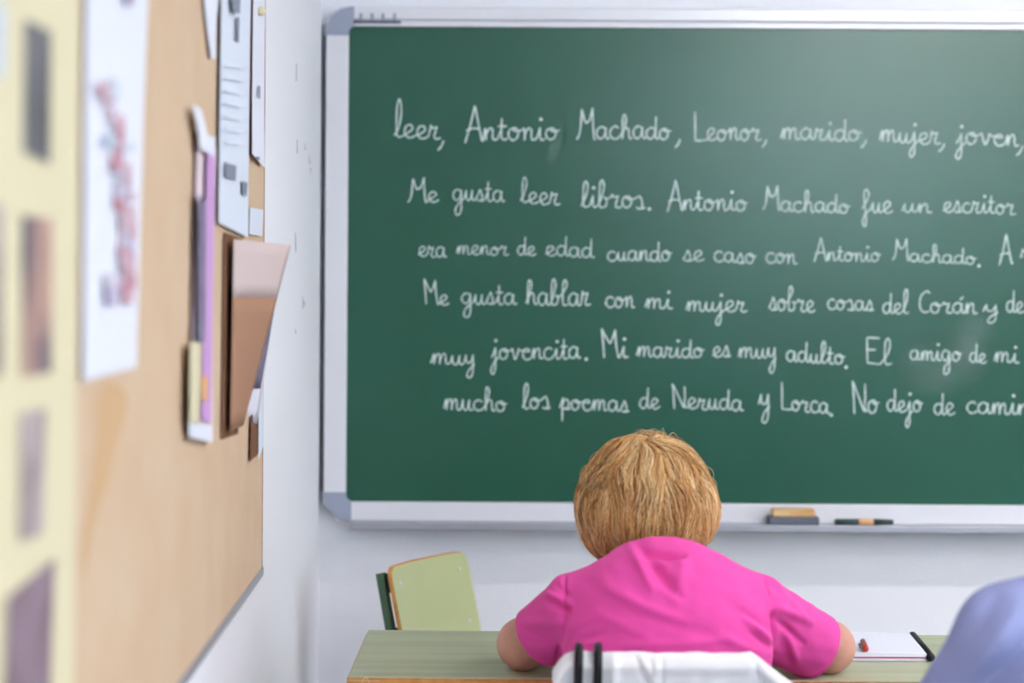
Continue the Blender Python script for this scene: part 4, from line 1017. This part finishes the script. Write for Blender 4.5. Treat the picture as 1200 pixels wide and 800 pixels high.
# ------------------------------------------------------------------ the person in lavender, cut by the right edge
mn = empty('person', (.86, 2.86, 0)); tag(mn, 'person in a lavender blue shirt at the right edge, seen from behind', 'person')
msL, msR = V3(.664, 2.905, .946), V3(1.05, 2.90, .945)
meL, meR = V3(.553, 3.02, .715), V3(1.15, 3.02, .72)
mwL, mwR = V3(.735, 3.19, .64), V3(.985, 3.20, .64)
def man_body(S, e=0, lower=False):
    if not lower:
        S.ell((.86, 2.845, .70), (.165, .115, .19), .04, e); S.ell((.86, 2.87, .885), (.185, .115, .17), .05, e)
        S.cap((.86, 2.905, .99), (.875, 2.965, 1.10), .066, .058, .04, e)
        S.cap((.80, 2.90, .985), msL, .062, .058, .04, e); S.cap((.92, 2.90, .985), msR, .062, .058, .04, e)
    S.ell((.86, 2.83, .565), (.175, .13, .12), .03, e)
    for hx, kx in ((.77, .745), (.95, .975)):
        S.cap((hx, 2.85, .555), (kx, 3.28, .54), .088, .064, .03, e); S.cap((kx, 3.28, .53), (kx, 3.25, .09), .060, .040, .015, e)
S = Field((.45, 2.66, -.01), (1.27, 3.46, 1.40), .0055); man_body(S)
for sh, el, wr, sd in ((msL, meL, mwL, 1), (msR, meR, mwR, -1)):
    S.cap(sh, el, .052, .043, .02); S.cap(el, wr, .043, .028, .012); d = unit(wr-el+V3(0, .05, 0)); hand(S, wr+d*.01, d, V3(0, 0, 1), sd, .4)
for kx in (.745, .975): S.cap((kx, 3.25, .075), (kx, 3.38, .04), .038, .032, .02)
mH = V3(.885, 3.02, 1.235); pm, RM = head(S, mH, (0, .93, -.36), (0, .36, .93), 1.03)
P, Q = S.mesh(2); np_obj('body', P, Q, M['skin'], mn); face_parts(pm, RM, mn, 1.03)
S = Field((.6, 2.66, .04), (1.12, 3.4, .74), .008); man_body(S, .012, True); P, Q = S.mesh(2)
tr = np_obj('trousers', P, Q, M['trousers'], mn); clip_mesh(tr, [((0, 0, .10), (0, 0, -1), lambda c: c.z < .3)])
for kx in (.745, .975):
    S = Field((kx-.08, 3.15, -.01), (kx+.08, 3.5, .15), .005); S.cap((kx, 3.245, .055), (kx, 3.385, .043), .047, .042, .02); S.ell((kx, 3.31, .02), (.047, .13, .022), .02)
    S.v = np.maximum(S.v, -(S.ax[2][None, None, :]-.001)); P, Q = S.mesh(1); np_obj('shoe', P, Q, M['shoe'], mn)
S = Field((.42, 2.62, .40), (1.30, 3.32, 1.14), .005)
S.ell((.86, 2.845, .63), (.195, .145, .24), .04); S.ell((.86, 2.87, .87), (.205, .132, .185), .05)
S.cap((.86, 2.90, .985), (.872, 2.95, 1.06), .078, .072, .04)
S.cap((.80, 2.895, .99), msL, .072, .064, .04); S.cap((.92, 2.895, .975), msR, .070, .064, .04)
for sh, el, wr in ((msL, meL, mwL), (msR, meR, mwR)): S.cap(sh, el, .064, .058, .02); S.cap(el, wr, .056, .042, .02)
P, Q = S.mesh(2); N = vnormals(P, Q)
mf = [(1165, 700, 1105, 770, 9, -.005), (1190, 705, 1130, 790, 10, .006), (1200, 730, 1150, 800, 8, -.006), (1150, 700, 1112, 735, 7, .004), (1205, 760, 1175, 800, 8, .005), (1115, 740, 1090, 790, 7, .003), (1195, 690, 1160, 700, 10, .003)]
mf = [(a, b, c, d, w_, h*1.7) for a, b, c, d, w_, h in mf]
P = fold_disp(P, N, mf, 2.88)
ls = np_obj('shirt', P, Q, M['lav'], mn)
mk_, mkn = V3(.87, 2.945, 1.055), unit((0.1, .42, .9))
clip_mesh(ls, [(Vector(mk_), Vector(mkn), lambda c: c.z > 1.0 and abs(c.x-.87) < .12), (Vector((0, 0, .46)), Vector((0, 0, -1)), lambda c: c.z < .56)]
          + [(Vector(el+(wr-el)*.9), Vector(unit(wr-el)), (lambda c, w=wr: (c-Vector(w)).length < .09)) for el, wr in ((meL, mwL), (meR, mwR))])
md = ls.modifiers.new('thickness', 'SOLIDIFY'); md.thickness = .0025; md.offset = -1
ux = V3(1, 0, 0); ux = unit(ux-mkn*np.dot(ux, mkn)); uy = np.cross(mkn, ux); bm = bmesh.new(); rings = []
for i in range(60):
    a = 2*PI*i/60; o_ = ux*math.cos(a)+uy*math.sin(a); c = mk_+o_*.073
    rings.append([bm.verts.new(Vector(c+o_*x+mkn*h)) for x, h in ((.008, -.012), (.009, .0), (.002, .026), (-.001, .028), (-.003, .02), (0, -.008))])
for i in range(60):
    A, B = rings[i], rings[(i+1) % 60]
    for k in range(6): bm.faces.new((A[k], A[(k+1) % 6], B[(k+1) % 6], B[k]))
link_bm('collar', bm, M['lav'], ls, True)
S = Field((.75, 2.86, 1.12), (1.02, 3.18, 1.40), .005)
gx = np.meshgrid(*S.ax, indexing='ij'); pts = np.stack([q.ravel() for q in gx], 1)
v_ = sell(pts, mH+V3(0, -.012, .018), (.088, .103, .098)); fq = (pts-mH)@unit((0, .93, -.36)); uq = (pts-mH)@unit((0, .36, .93))
v_ = np.maximum(v_, np.maximum(fq-.085, np.minimum(-uq-.055+.0*fq, 1))); v_ = np.maximum(v_, np.minimum(fq-.02, .05-uq))
S.v = v_.reshape(S.n).astype(np.float32); P, Q = S.mesh(2); np_obj('hair', P, Q, M['dark_hair'], mn)
